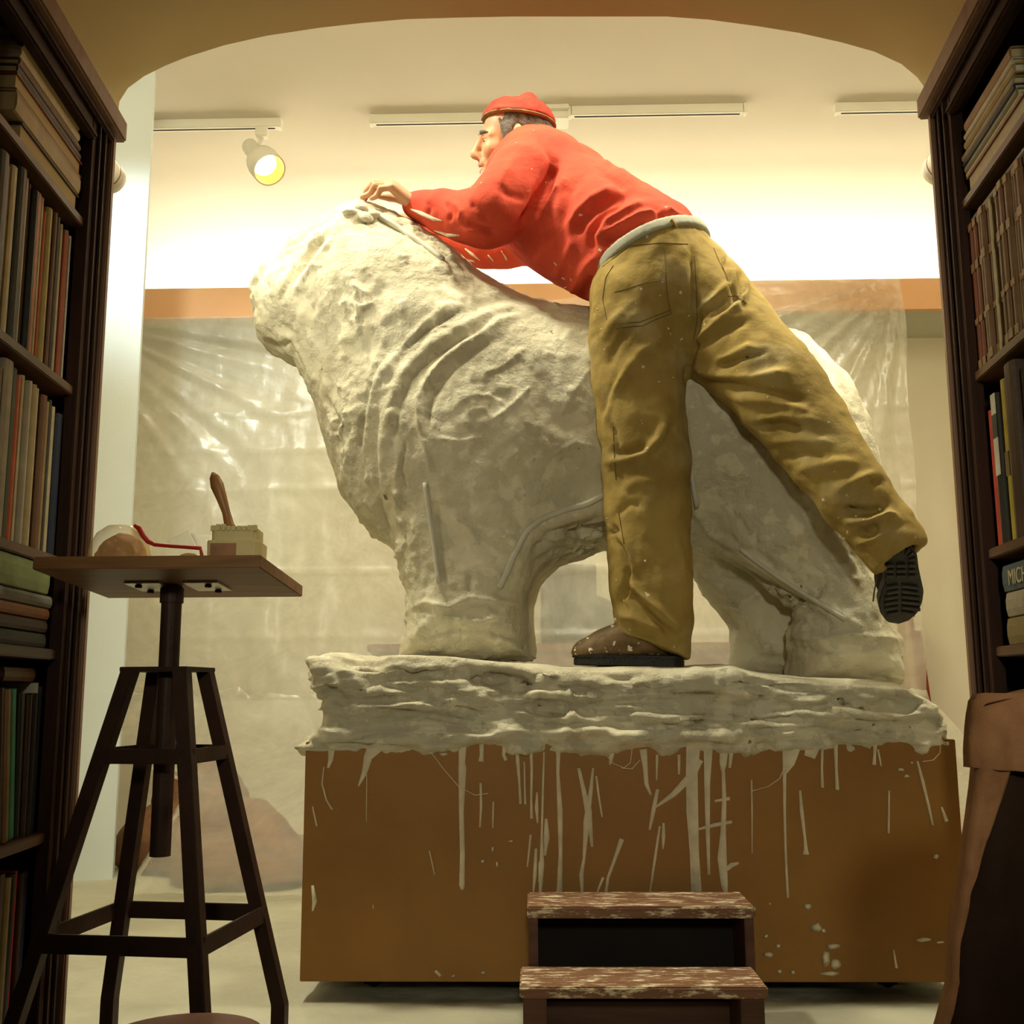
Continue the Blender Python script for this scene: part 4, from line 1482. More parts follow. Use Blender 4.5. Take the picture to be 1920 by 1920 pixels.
MB().box(-0.015, 0.015, -0.005, 0.005, 0.004, 0.016, Matrix.Translation((hp[0].x + 0.003, Yb_, c.z))).build('bristles', M['cork'], bt)

# round stool in the foreground
zc = at(343, 1893, 1.66).z
c = at(343, 1915, 1.55)
t = thing('round_stool', 'low round stool with pinkish brown seat in the left foreground', 'stool', (c.x, 1.55, 0))
m4 = Matrix.Translation((c.x, 1.55, 0))
MB().lathe([(0.001, zc - 0.035), (0.100, zc - 0.035), (0.110, zc - 0.028), (0.112, zc - 0.012), (0.106, zc - 0.003), (0.09, zc), (0.001, zc + 0.001)], m4, 40, False).build('seat', M['seat'], t, smooth=True)
for k in range(4):
    a = PI / 4 + k * PI / 2
    MB().tube([m4 @ Vector((0.07 * math.cos(a), 0.07 * math.sin(a), zc - 0.034)), m4 @ Vector((0.10 * math.cos(a), 0.10 * math.sin(a), 0.0))], 0.011, 10).build('leg', M['stand'], t, smooth=True)
MB().lathe([(0.083, 0.10), (0.088, 0.10), (0.088, 0.108), (0.083, 0.108)], m4, 32, False).build('foot_ring', M['stand'], t)

# ================================================================== step stool
def zpx(py, Y):
    return at(1200, py, Y).z


zu_ = zpx(1700, 2.2)
zl_ = zpx(1851, 2.05)
xa_, xb2 = at(988, 1705, 2.2).x, at(1417, 1705, 2.2).x
xc_, xd_ = at(974, 1858, 2.05).x, at(1441, 1858, 2.05).x
t = thing('step_stool', 'two-tread dark wooden step stool flecked with plaster before the plinth', 'step stool', ((xa_ + xb2) / 2, 2.2, 0))
MB().box(xa_, xb2, 2.2, 2.36, zu_ - 0.022, zu_).build('tread', M['tread'], t, bevel=0.003)
MB().box(xc_, xd_, 2.05, 2.2, zl_ - 0.02, zl_).build('tread', M['tread'], t, bevel=0.003)
for x0 in (xa_ + 0.003, xb2 - 0.021):
    MB().box(x0, x0 + 0.018, 2.208, 2.355, 0.012, zu_ - 0.022).build('side_panel', M['step'], t, bevel=0.002)
for x0 in (xc_ + 0.006, xd_ - 0.048):
    MB().box(x0, x0 + 0.042, 2.06, 2.195, 0.012, zl_ - 0.02).build('side_panel', M['step'], t, bevel=0.002)
MB().box(xa_ + 0.021, xb2 - 0.021, 2.345, 2.355, 0.02, zu_ - 0.022).build('back_panel', M['dark'], t)  # near-black colour stands in for the shade inside the stool
MB().box(xc_ + 0.048, xd_ - 0.048, 2.185, 2.195, 0.02, zl_ - 0.06).build('stretcher', M['step'], t)

# ================================================================== draped chair back, right foreground
YD = 1.20
ol = [(1822, 1312), (1834, 1302), (1870, 1298), (1920, 1293), (2000, 1290), (2120, 1300)]
t = thing('draped_chair', 'chair back covered with brown suede cloth in the right foreground', 'chair', (at(1960, 1900, YD).x, YD + 0.15, 0))
xL, xR_ = at(1822, 1330, YD).x, at(1822, 1330, YD).x + 0.215
zT = at(1840, 1300, YD).z
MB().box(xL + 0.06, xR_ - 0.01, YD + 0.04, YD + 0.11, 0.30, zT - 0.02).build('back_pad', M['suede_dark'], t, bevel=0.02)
for lx in (xL + 0.07, xR_ - 0.05):
    for ly in (YD + 0.05, YD + 0.20):
        MB().box(lx, lx + 0.03, ly, ly + 0.03, 0.0, 0.32).build('leg', M['stand'], t)


def cloth_strip(name, left, right, m, Yf, depth, seed, parent, wav=0.006, rows=40, cols=26, round_left=0.03):
    """hanging cloth between a left and right outline given in pixels at depth Yf, turning back round its left edge"""
    L = densify([(x + 15, y) for x, y in left], 10)
    Rr = densify([(x + 15, y) for x, y in right], 10)
    Lp = [L[int(round(i * (len(L) - 1) / (rows - 1)))] for i in range(rows)]
    Rp = [Rr[int(round(i * (len(Rr) - 1) / (rows - 1)))] for i in range(rows)]
    V = []
    for i in range(rows):
        a, b = at(*Lp[i], Yf), at(*Rp[i], Yf)
        for j in range(-8, cols):
            if j < 0:
                u = -j / 8
                yy = round_left * (1 - math.cos(min(u * 3, 1) * PI / 2)) + u * depth
                p = Vector((a.x * (1 + yy / Yf) + 0.35 * yy, Yf + yy, a.z))
            else:
                u = j / (cols - 1)
                p = a.lerp(b, u)
                p.y = Yf - 0.0 + 0.02 * (1 - min(1, u * 6)) ** 2
            V.append(p)
    V = np.array(V)
    nn = fbm(V, 9.0, 3, seed, (1.6, 1, 0.5))
    n2n = fbm(V, 30.0, 3, seed + 5, (1.3, 1, 0.5))
    V[:, 1] += wav * (2.4 * nn + 0.7 * n2n)
    V[:, 0] += wav * 0.4 * nn
    c_ = cols + 8
    ii = np.arange(rows * c_).reshape(rows, c_)
    Qs = np.stack([ii[:-1, :-1].ravel(), ii[1:, :-1].ravel(), ii[1:, 1:].ravel(), ii[:-1, 1:].ravel()], 1)
    o = npmesh(name, V, Qs, m, parent)
    s = o.modifiers.new('thickness', 'SOLIDIFY')
    s.thickness = 0.003
    s.offset = 1
    return o


cloth_strip('upper_flap', [(1830, 1303), (1821, 1315), (1816, 1340), (1814, 1380), (1812, 1412), (1812, 1441)],
            [(2120, 1283), (2110, 1310), (2100, 1350), (2100, 1400), (2100, 1430), (2100, 1462)], M['suede'], YD, 0.08, 3, t)
cloth_strip('lower_drape', [(1822, 1425), (1812, 1500), (1803, 1575), (1797, 1640), (1788, 1700), (1777, 1760), (1774, 1850), (1757, 1920), (1735, 2000)],
            [(1882, 1425), (1858, 1500), (1838, 1560), (1822, 1610), (1808, 1660), (1796, 1710), (1784, 1765), (1782, 1850), (1768, 1920), (1745, 2000)], M['suede'], YD + 0.012, 0.07, 9, t, 0.004, 48, 12, 0.02)
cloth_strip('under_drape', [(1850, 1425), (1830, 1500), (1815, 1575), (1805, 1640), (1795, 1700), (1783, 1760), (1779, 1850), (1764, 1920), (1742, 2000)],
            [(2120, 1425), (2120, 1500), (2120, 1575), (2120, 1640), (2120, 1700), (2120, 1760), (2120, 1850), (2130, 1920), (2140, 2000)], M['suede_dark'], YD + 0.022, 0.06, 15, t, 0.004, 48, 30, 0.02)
# top of the cloth over the back
tv = []
for i in range(14):
    u = i / 13
    p = at(1845 + (2120 - 1845) * u, 1303 - 18 * u, YD)
    for j in range(10):
        w_ = j / 9
        tv.append((p.x * (1 + 0.11 * w_ / YD) + 0.03 * w_ * (1 - u), YD + 0.11 * w_, p.z + 0.010 * math.sin(PI * min(1, w_ * 1.6) / 2) - 0.010 * (1 - u) ** 3))
ii = np.arange(140).reshape(14, 10)
Qs = np.stack([ii[:-1, :-1].ravel(), ii[1:, :-1].ravel(), ii[1:, 1:].ravel(), ii[:-1, 1:].ravel()], 1)
npmesh('top_fold', np.array(tv), Qs, M['suede'], t)

# ================================================================== plinth
PF, PB = 2.42, 3.22
pz1 = at(900, 1390, PF).z
pz0 = at(900, 1841, PF).z
px0, px1 = at(573, 1400, PF).x, at(1792, 1400, PF).x
pl = thing('plinth', 'large brown hardboard plinth streaked with plaster drips under the animal sculpture', 'plinth', ((px0 + px1) / 2, (PF + PB) / 2, 0))
th = 0.012
front_panel = MB().box(px0, px1, PF, PF + th, pz0, pz1).build('front_panel', M['plinth'], pl, bevel=0.0015)
MB().box(px0, px1, PB - th, PB, pz0, pz1).build('back_panel', M['plinth'], pl, bevel=0.0015)
MB().box(px0, px0 + th, PF + th, PB - th, pz0, pz1).build('side_panel', M['plinth'], pl)
MB().box(px1 - th, px1, PF + th, PB - th, pz0, pz1).build('side_panel', M['plinth'], pl)
MB().box(px0 + th, px1 - th, PF + th, PB - th, pz1 - th, pz1 - 0.0005).build('top_panel', M['plinth'], pl)
MB().box(px0 + th, px1 - th, PF + th, PB - th, pz0 + 0.004, pz0 + 0.016).build('bottom_panel', M['dark'], pl)
for cxx in (px0 + 0.14, (px0 + px1) / 2, px1 - 0.14):
    for cyy in (PF + 0.12, PB - 0.14):
        f = MB().box(cxx - 0.02, cxx + 0.02, cyy - 0.012, cyy + 0.012, 0.022, pz0 + 0.004).build('caster', M['dark'], pl)
        MB().lathe([(0.004, -0.011), (0.017, -0.011), (0.018, -0.008), (0.018, 0.008), (0.017, 0.011), (0.004, 0.011)], Matrix.Translation((cxx, cyy, 0.033)) @ Matrix.Rotation(PI / 2, 4, 'X'), 16).build('wheel', M['black'], f)

DR = [
    ([(868, 1385), (866, 1430), (867, 1440), (865, 1520), (867, 1600), (866, 1660), (867, 1668)], [16, 12, 15, 9, 9, 10, 6]),
    ([(903, 1395), (903, 1415), (902, 1428)], [9, 7, 10]), ([(948, 1395), (944, 1415), (949, 1426)], [12, 6, 7]),
    ([(968, 1395), (971, 1430), (974, 1470), (976, 1507)], [6, 7, 4, 5]), ([(983, 1428), (984, 1480), (985, 1508)], [3, 3, 5]),
    ([(995, 1400), (997, 1440), (996, 1500), (997, 1535)], [7, 5, 4, 6]), ([(1007, 1485), (1006, 1515), (1008, 1543)], [3, 7, 3]),
    ([(1020, 1410), (1018, 1480), (1016, 1560), (1016, 1620), (1013, 1676)], [3, 4, 4, 9, 6]), ([(1024, 1535), (1025, 1570), (1022, 1604)], [5, 11, 4]),
    ([(1047, 1395), (1046, 1450), (1050, 1520), (1051, 1600), (1049, 1678)], [9, 6, 10, 7, 11]),
    ([(1085, 1440), (1094, 1480), (1103, 1520), (1110, 1588)], [6, 8, 13, 5]), ([(1112, 1440), (1108, 1480), (1100, 1540), (1095, 1610), (1090, 1640), (1092, 1678)], [4, 7, 12, 5, 8, 5]),
    ([(1118, 1455), (1123, 1495), (1129, 1532)], [4, 4, 3]), ([(901, 1468), (902, 1510), (900, 1551)], [4, 5, 3]), ([(925, 1503), (924, 1552)], [3, 3]),
    ([(607, 1438), (604, 1470), (612, 1500), (623, 1518)], [2, 3, 3, 4]), ([(586, 1512), (594, 1549)], [3, 3]), ([(688, 1417), (687, 1540)], [1.5, 1.5]),
    ([(1206, 1405), (1210, 1440), (1212, 1470), (1220, 1490)], [14, 9, 8, 4]), ([(1232, 1415), (1231, 1463)], [5, 3]), ([(1273, 1415), (1273, 1452)], [6, 4]),
    ([(1300, 1400), (1297, 1450), (1298, 1520), (1302, 1600), (1306, 1676)], [26, 22, 22, 17, 19]), ([(1328, 1400), (1326, 1470), (1327, 1560), (1329, 1640)], [17, 11, 8, 5]),
    ([(1314, 1425), (1296, 1455), (1262, 1490), (1230, 1513)], [10, 15, 10, 4]), ([(1233, 1480), (1225, 1520), (1218, 1556)], [6, 8, 4]),
    ([(1356, 1440), (1358, 1500), (1356, 1560), (1354, 1610), (1358, 1655), (1361, 1678)], [6, 8, 10, 17, 13, 6]), ([(1340, 1502), (1368, 1497)], [4, 7]), ([(1305, 1556), (1340, 1547), (1372, 1541)], [4, 7, 6]),
    ([(1350, 1640), (1372, 1622), (1385, 1618)], [6, 9, 4]), ([(1358, 1400), (1356, 1430), (1355, 1448)], [16, 14, 5]), ([(1372, 1405), (1368, 1440)], [9, 5]),
    ([(1409, 1462), (1410, 1520), (1410, 1600)], [3, 3, 2]), ([(1471, 1395), (1471, 1440), (1471, 1520), (1473, 1600), (1477, 1683)], [8, 7, 5, 4, 5]),
    ([(1500, 1482), (1503, 1520), (1509, 1570), (1511, 1592), (1511, 1602)], [4, 7, 5, 7, 12]), ([(1542, 1398), (1541, 1440), (1542, 1477)], [5, 4, 6]),
    ([(1567, 1395), (1568, 1440), (1570, 1481)], [8, 5, 7]), ([(1641, 1395), (1640, 1415), (1639, 1434)], [8, 5, 7]), ([(1646, 1405), (1652, 1436)], [4, 3]),
    ([(1720, 1427), (1730, 1465), (1741, 1510), (1749, 1547)], [4, 6, 5, 4]), ([(1667, 1482), (1666, 1562)], [3, 4]), ([(1765, 1513), (1775, 1540)], [4, 7]),
    ([(1166, 1573), (1153, 1610), (1140, 1646), (1136, 1678)], [9, 6, 5, 6]), ([(1131, 1645), (1118, 1678)], [5, 3]), ([(1237, 1549), (1228, 1610), (1218, 1678)], [4, 5, 3]),
    ([(1244, 1543), (1244, 1568), (1243, 1592)], [4, 7, 3]), ([(1005, 1591), (1003, 1640), (1000, 1677)], [5, 7, 3]), ([(1013, 1615), (1014, 1654)], [7, 9]),
    ([(995, 1565), (989, 1625)], [4, 3]), ([(805, 1595), (815, 1640)], [2, 2]), ([(1148, 1400), (1146, 1420), (1144, 1434)], [12, 9, 4]), ([(705, 1398), (690, 1420), (683, 1450), (672, 1474)], [30, 16, 10, 3]),
    ([(622, 1398), (620, 1425), (615, 1440)], [14, 9, 4]), ([(1490, 1395), (1480, 1430), (1470, 1452)], [26, 20, 6]), ([(1524, 1400), (1518, 1420)], [26, 20]),
    ([(586, 1660), (590, 1690), (586, 1708)], [5, 9, 3]), ([(1675, 1780), (1681, 1815)], [3, 5]), ([(816, 1820), (826, 1830)], [6, 5]),
]
for pts, wd_ in DR:
    P2 = [at(x, y, PF - 0.0006) for x, y in pts]
    k = 2.36 / FPX
    vs, fs = [], []
    for i, p in enumerate(P2):
        a = P2[min(i + 1, len(P2) - 1)] - P2[max(i - 1, 0)]
        sd = Vector((-a.z, 0, a.x))
        sd = sd.normalized() if sd.length > 0 else Vector((1, 0, 0))
        hw_ = wd_[i] * k / 2
        tk = min(0.004, 0.0015 + hw_ * 0.35)
        vs += [p + sd * hw_, p + sd * hw_ * 0.5 + Vector((0, -tk, 0)), p - sd * hw_ * 0.5 + Vector((0, -tk, 0)), p - sd * hw_]
    for i in range(len(P2) - 1):
        for j in range(3):
            fs.append((i * 4 + j, i * 4 + j + 1, i * 4 + 5 + j, i * 4 + 4 + j))
    fs += [(0, 1, 2, 3), tuple(len(P2) * 4 - 4 + q for q in (3, 2, 1, 0))]
    MB().add(vs, fs).build('plaster_drip', M['drip'], pl, smooth=True)
# splashes near the lower right
for x, y, rx, ry in ((1515, 1700, 8, 7), (1531, 1738, 13, 9), (1544, 1745, 6, 5), (1443, 1695, 3, 2.5), (1436, 1756, 5, 5), (1460, 1774, 5, 5), (1441, 1791, 10, 6), (1560, 1775, 16, 6), (1548, 1795, 9, 16), (1566, 1808, 10, 10), (1556, 1826, 20, 5),
                     (1733, 1762, 17, 4), (1763, 1767, 8, 2), (1462, 1822, 6, 5), (1487, 1823, 5, 5), (1755, 1606, 6, 5), (906, 1824, 5, 4), (905, 1615, 4, 4), (958, 1577, 6, 3), (924, 1592, 3, 6), (932, 1620, 3, 7), (832, 1414, 12, 4), (850, 1830, 4, 3), (700, 1700, 2, 5), (1690, 1443, 8, 4), (1700, 1455, 7, 4), (1710, 1430, 4, 3)):
    P2 = []
    for i in range(10):
        a = 2 * PI * i / 10
        f = random.uniform(0.7, 1.15)
        P2.append(at(x + rx * f * math.cos(a), y + ry * f * math.sin(a), PF - 0.0006))
    c = at(x, y, PF - 0.003)
    MB().add([tuple(p) for p in P2] + [tuple(c)], [(i, (i + 1) % 10, 10) for i in range(10)] + [tuple(range(9, -1, -1))]).build('plaster_splash', M['drip'], pl, smooth=True)

# ================================================================== the animal sculpture
YM = 2.84
SY = YM
sc0 = at(1150, 1260, YM)
sculp = thing('animal_sculpture', 'large unfinished white plaster sculpture of a standing animal on its slab', 'sculpture', (sc0.x, YM, pz1))
body_px = [(690, 386), (640, 396), (600, 421), (560, 456), (525, 500), (498, 522), (481, 546), (475, 590), (481, 620), (500, 652), (530, 670), (556, 688), (575, 720), (590, 762), (601, 805), (615, 860), (640, 920), (668, 965), (700, 1000), (735, 1027), (755, 1062),
           (775, 1100), (900, 1110), (985, 1105), (1040, 1060), (1130, 1030), (1290, 1040), (1400, 1075), (1480, 1115), (1560, 1160), (1640, 1180), (1650, 1130), (1628, 1060), (1616, 1000), (1612, 900), (1600, 820), (1575, 752), (1538, 682), (1503, 640), (1450, 622), (1380, 608), (1300, 602), (1200, 600), (1105, 591), (1050, 588), (1000, 576), (950, 549), (900, 519), (850, 480), (800, 449), (745, 414), (720, 396)]
F = Field((at(470, 600, YM).x - 0.05, YM - 0.42, pz1 + 0.10), (at(1700, 600, YM).x + 0.10, YM + 0.42, at(690, 386, YM).z + 0.06), 0.0058)


def thick(x, z):
    xa_ = at(520, 700, YM).x
    xb_ = at(860, 800, YM).x
    t = np.clip((x - xa_) / (xb_ - xa_), 0, 1)
    return (0.225 + 0.085 * t * t * (3 - 2 * t)).astype(np.float32)


F.plate(xz(body_px, YM), YM, thick, 0.26, 0.02)
# shoulder and haunch masses on both sides
for sgn in (-1, 1):
    c = at(900, 850, YM)
    F.ell((c.x, YM + sgn * 0.16, c.z), (0.25, 0.17, 0.30), 0.06)
    c = at(1470, 900, YM)
    F.ell((c.x, YM + sgn * 0.16, c.z), (0.20, 0.16, 0.30), 0.06)
fl = [(752, 980), (757, 1060), (768, 1110), (768, 1160), (764, 1200), (752, 1240), (1000, 1240), (988, 1210), (986, 1160), (990, 1120), (1010, 1080), (1060, 1020), (1000, 900), (850, 880)]
F.plate(xz(fl, YM - 0.15), YM - 0.15, 0.135, 0.10, 0.05)
fl2 = [(800, 1000), (810, 1240), (1010, 1240), (1002, 1190), (1004, 1140), (1016, 1096), (1060, 1040), (1000, 940)]
F.plate(xz(fl2, YM + 0.13), YM + 0.13, 0.12, 0.10, 0.05)
rl1 = [(1330, 960), (1370, 1035), (1440, 1085), (1500, 1130), (1492, 1180), (1487, 1215), (1480, 1285), (1690, 1290), (1688, 1200), (1664, 1165), (1648, 1120), (1628, 1060), (1600, 960), (1450, 900)]
F.plate(xz(rl1, YM - 0.15), YM - 0.15, 0.135, 0.10, 0.04)
rl2 = [(1260, 980), (1290, 1060), (1330, 1130), (1362, 1180), (1372, 1270), (1520, 1275), (1530, 1150), (1480, 1050), (1350, 960)]
F.plate(xz(rl2, YM + 0.10), YM + 0.10, 0.14, 0.11, 0.04)
# belly ridge and brow masses
c0_, c1_ = at(1000, 985, YM - 0.22), at(1130, 935, YM - 0.25)
F.cone(c0_, c1_, 0.03, 0.035, 0.04)
# coarse hand-built unevenness
Pg = np.stack(np.meshgrid(*F.ax, indexing='ij'), -1)[::4, ::4, ::4].reshape(-1, 3)
V, Q = F.mesh()
V = relax(V, Q, 2)
nr = vnormals(V, Q)
n1_ = fbm(V, 4.5, 3, 21)
n2_ = fbm(V, 17.0, 3, 22)
n3_ = fbm(V, 48.0, 2, 23, (0.7, 1, 1))
n4_ = np.clip(fbm(V, 24.0, 4, 27) - 0.25, 0, 0.5)
n5_ = np.clip(0.22 - np.abs(fbm(V, 11.0, 4, 29, (1, 1, 0.6))), 0, 1)
V = V + nr * (0.011 * n1_ + 0.0042 * n2_ + 0.0036 * np.maximum(n3_, -0.1) * (0.5 + np.clip(n1_, -0.5, 1)) + 0.014 * n4_ * (0.4 + np.clip(n1_, -0.4, 1)) + 0.014 * n5_ * np.clip(0.3 - n1_, 0, 1))[:, None]
SS = [
    # mane collars
    ([(975, 590), (930, 606), (896, 630), (865, 648), (837, 670), (812, 698), (795, 725), (784, 750), (786, 790), (790, 815)], 9, 0.019),
    ([(935, 632), (900, 652), (862, 680), (832, 712), (812, 740), (803, 770), (800, 800)], 8, -0.013),
    ([(990, 570), (940, 580), (896, 596), (855, 615), (823, 636), (795, 660), (768, 682), (750, 706), (738, 735), (726, 775), (718, 820), (715, 870)], 12, 0.014),
    ([(925, 605), (880, 626), (841, 650), (808, 672), (783, 694), (764, 718), (752, 748), (742, 785), (735, 840)], 9, -0.016),
    ([(872, 556), (835, 575), (805, 598), (783, 620), (758, 652), (735, 675), (716, 692), (700, 725), (690, 765), (686, 810), (682, 860)], 9, 0.010),
    ([(866, 580), (830, 600), (800, 618), (775, 640), (757, 656)], 5, -0.014),
    ([(700, 700), (690, 740), (680, 800), (672, 850)], 6, -0.010),
    ([(708, 760), (702, 830), (704, 900), (715, 960), (730, 1000)], 7, -0.010),
    ([(748, 860), (742, 920), (748, 985)], 8, 0.008),
    # head: cheek and jaw marks
    ([(612, 437), (590, 465), (568, 498), (550, 520), (536, 538), (526, 562)], 6, -0.018),
    ([(602, 432), (580, 460), (556, 495), (538, 520)], 6, 0.010),
    ([(622, 448), (600, 476), (580, 502), (560, 530)], 6, 0.009),
    ([(500, 640), (530, 650), (546, 640), (556, 660), (578, 702)], 7, -0.010),
    ([(540, 628), (555, 650), (575, 690), (590, 715)], 7, 0.012),
    ([(608, 742), (625, 772), (640, 800), (645, 815)], 5, -0.012),
    ([(600, 735), (612, 760), (626, 800), (634, 822)], 6, 0.009),
    ([(700, 402), (740, 425), (790, 452), (840, 488)], 9, -0.014),
    ([(716, 392), (760, 414), (810, 446), (856, 482)], 8, 0.010),
    ([(680, 398), (690, 408), (705, 400)], 9, 0.014), ([(684, 416), (700, 414)], 5, -0.016),
    ([(660, 530), (668, 540), (690, 550)], 4, 0.010), ([(655, 565), (680, 575), (700, 566)], 5, 0.008),
    ([(590, 640), (620, 612), (650, 590)], 30, -0.016), ([(690, 560), (740, 520), (760, 480)], 40, -0.012),
    # trowel arcs on the shoulder
    ([(905, 700), (935, 690), (962, 672), (975, 660)], 3.5, 0.006),
    ([(850, 762), (880, 742), (915, 740), (945, 756)], 3, 0.003), ([(862, 786), (885, 768), (910, 768), (928, 785)], 3, 0.003), ([(920, 790), (960, 760), (1000, 720)], 4, 0.007), ([(1060, 760), (1085, 720), (1108, 690)], 4, 0.006),
    ([(1040, 850), (1080, 830), (1120, 838)], 4, 0.006), ([(820, 822), (860, 828), (900, 820)], 5, 0.007),
    ([(790, 815), (800, 850), (806, 880)], 6, 0.007), ([(760, 830), (752, 880), (760, 920)], 4, -0.008),
    ([(850, 970), (875, 985), (897, 1010)], 5, 0.009), ([(880, 1025), (890, 1018), (897, 1012)], 4, 0.006),
    ([(925, 1012), (950, 1008), (965, 1020)], 7, 0.010), ([(880, 1060), (905, 1058), (930, 1068)], 5, 0.008), ([(880, 1080), (880, 1110)], 4, -0.008),
    ([(820, 950), (822, 1000), (828, 1060), (838, 1100)], 6, -0.010),
    # belly rod trough
    ([(960, 1070), (985, 1020), (1010, 990), (1060, 968), (1130, 945)], 16, 0.016), ([(1000, 1030), (1030, 1000), (1080, 985), (1135, 972)], 9, -0.020), ([(1010, 1010), (1060, 1003), (1135, 1003)], 7, 0.016), ([(1000, 1060), (1050, 1030), (1135, 1035)], 10, -0.016),
    # foot of the front leg
    ([(772, 1140), (800, 1130), (840, 1140), (880, 1120), (930, 1128), (970, 1130)], 7, 0.012), ([(800, 1195), (850, 1180), (920, 1185), (975, 1200)], 8, -0.012), ([(768, 1200), (790, 1180), (810, 1150)], 10, 0.012), ([(840, 1160), (900, 1165), (950, 1155)], 5, 0.008),
    # haunch
    ([(1300, 905), (1305, 960), (1330, 1000), (1385, 1030)], 8, 0.012), ([(1390, 1040), (1450, 1075), (1520, 1115), (1590, 1160), (1620, 1180)], 11, 0.018), ([(1375, 1060), (1430, 1092), (1500, 1130), (1560, 1172)], 8, -0.018),
    ([(1300, 720), (1330, 800), (1345, 860)], 8, 0.006), ([(1450, 800), (1465, 860), (1500, 940)], 7, 0.010), ([(1500, 900), (1560, 990), (1610, 1080)], 8, 0.009), ([(1470, 920), (1520, 1010), (1580, 1090)], 7, -0.008),
    ([(1480, 1190), (1540, 1200), (1600, 1190), (1690, 1200)], 7, 0.014), ([(1490, 1215), (1560, 1222), (1640, 1215)], 6, -0.010), ([(1400, 1200), (1420, 1235), (1470, 1235)], 12, -0.014),
]
SS = [(p_, w_ * (0.8 if w_ < 14 else 1), a_ * (0.62 if w_ > 8 else 0.85)) for p_, w_, a_ in SS]
V = strokes(V, Q, SS)
bodyo = npmesh('body', V, Q, M['plaster'], sculp)
bvh = BVHTree.FromPolygons([tuple(p) for p in V], [tuple(int(i) for i in q) for q in Q])
for pts, r, nm in (([(704, 404), (735, 420), (780, 450), (830, 488)], 0.0075, 'armature_rod'), ([(797, 905), (805, 960), (815, 1030), (823, 1092)], 0.0055, 'armature_rod'),
                   ([(935, 1102), (950, 1072), (966, 1036), (985, 1000), (1012, 975), (1060, 956), (1100, 946), (1134, 928)], 0.0075, 'armature_rod'),
                   ([(1388, 1028), (1430, 1062), (1500, 1108), (1585, 1160)], 0.0055, 'armature_rod'), ([(1286, 770), (1290, 830), (1298, 900), (1306, 950)], 0.006, 'armature_rod')):
    sp = on_surface(bvh, densify(pts, 5), r * 0.35)
    if len(sp) > 3:
        sp = [sp[0]] + [(sp[i - 1] + sp[i] * 2 + sp[i + 1]) / 4 for i in range(1, len(sp) - 1)] + [sp[-1]]
        tag(MB().tube(sp, r, 8).build(nm, M['rail_dusty'] if 'rail_dusty' in M else M['belt'], sculp, smooth=True), 'pale rod of the armature showing through the plaster')
# crumbs of fresh plaster on the crown of the head
for k, (x, y) in enumerate([(655, 391), (678, 383), (700, 396), (686, 402)]):
    p = on_surface(bvh, [(x, y + 8)], 0.0)
    if p:
        m4 = Matrix.Translation(p[0] + Vector((0, 0, 0.002))) @ Matrix.Diagonal((1.6, 1.0, 0.8 + 0.3 * (k % 2), 1)) @ Matrix.Rotation(k * 1.3, 4, 'Z') @ Matrix.Rotation(k * 0.7, 4, 'X')
        MB().lathe([(0.002, -0.010), (0.011, -0.006), (0.014, 0.001), (0.008, 0.008), (0.002, 0.010)], m4, 7).build('plaster_crumb', M['plaster'], sculp, smooth=True)

# rough slab the animal stands on
slab_px = [(590, 1232), (604, 1221), (640, 1224), (700, 1231), (760, 1226), (830, 1228), (900, 1234), (960, 1238), (1010, 1240), (1060, 1245), (1110, 1246), (1170, 1246), (1230, 1247), (1290, 1248), (1330, 1245), (1372, 1242), (1410, 1252), (1470, 1262), (1540, 1268), (1620, 1270), (1690, 1276), (1735, 1298), (1768, 1320), (1776, 1345), (1786, 1372), (1797, 1392), (1795, 1425), (1500, 1428), (1200, 1430), (900, 1430), (700, 1428), (600, 1428), (568, 1424), (570, 1390), (580, 1376), (604, 1352), (612, 1330), (600, 1302), (588, 1270)]
F = Field((px0 - 0.06, PF - 0.08, pz1 - 0.09), (px1 + 0.06, PB + 0.06, at(600, 1200, PF).z + 0.05), 0.0058)
F.plate(xz(slab_px, PF + 0.02), (PF + PB) / 2, (PB - PF) / 2 + 0.016, 0.045, 0.02, 5)
V, Q = F.mesh()
V = relax(V, Q, 2)
nr = vnormals(V, Q)
side = np.clip(1 - np.abs(nr[:, 2]) * 1.2, 0.12, 1)
s1 = fbm(V, 3.2, 4, 41, (1.0, 1, 2.6))
s2 = fbm(V, 10.0, 4, 42, (0.35, 1, 3.2))
s3 = fbm(V, 26.0, 3, 43, (0.6, 1, 1.6))
s4 = 0.25 - np.abs(fbm(V, 9.0, 4, 47, (0.28, 1, 4.0)))
V = V + nr * ((0.020 * s1 + 0.016 * np.abs(s2) + 0.015 * s3 + 0.026 * np.clip(s4, -0.2, 1) - 0.006) * side)[:, None]
ragged = np.clip((pz1 + 0.045 - V[:, 2]) / 0.05, 0, 1)
front = np.clip((PF + 0.12 - V[:, 1]) / 0.1, 0, 1)
drip = fbm(np.stack([V[:, 0], V[:, 0] * 0, V[:, 0] * 0], 1), 22.0, 4, 44)
low = np.clip((pz1 + 0.012 - V[:, 2]) / 0.05, 0, 1)
V[:, 1] += front * (low * 0.034 * (1.0 - 0.9 * drip) - ragged * (1 - low) * 0.010)
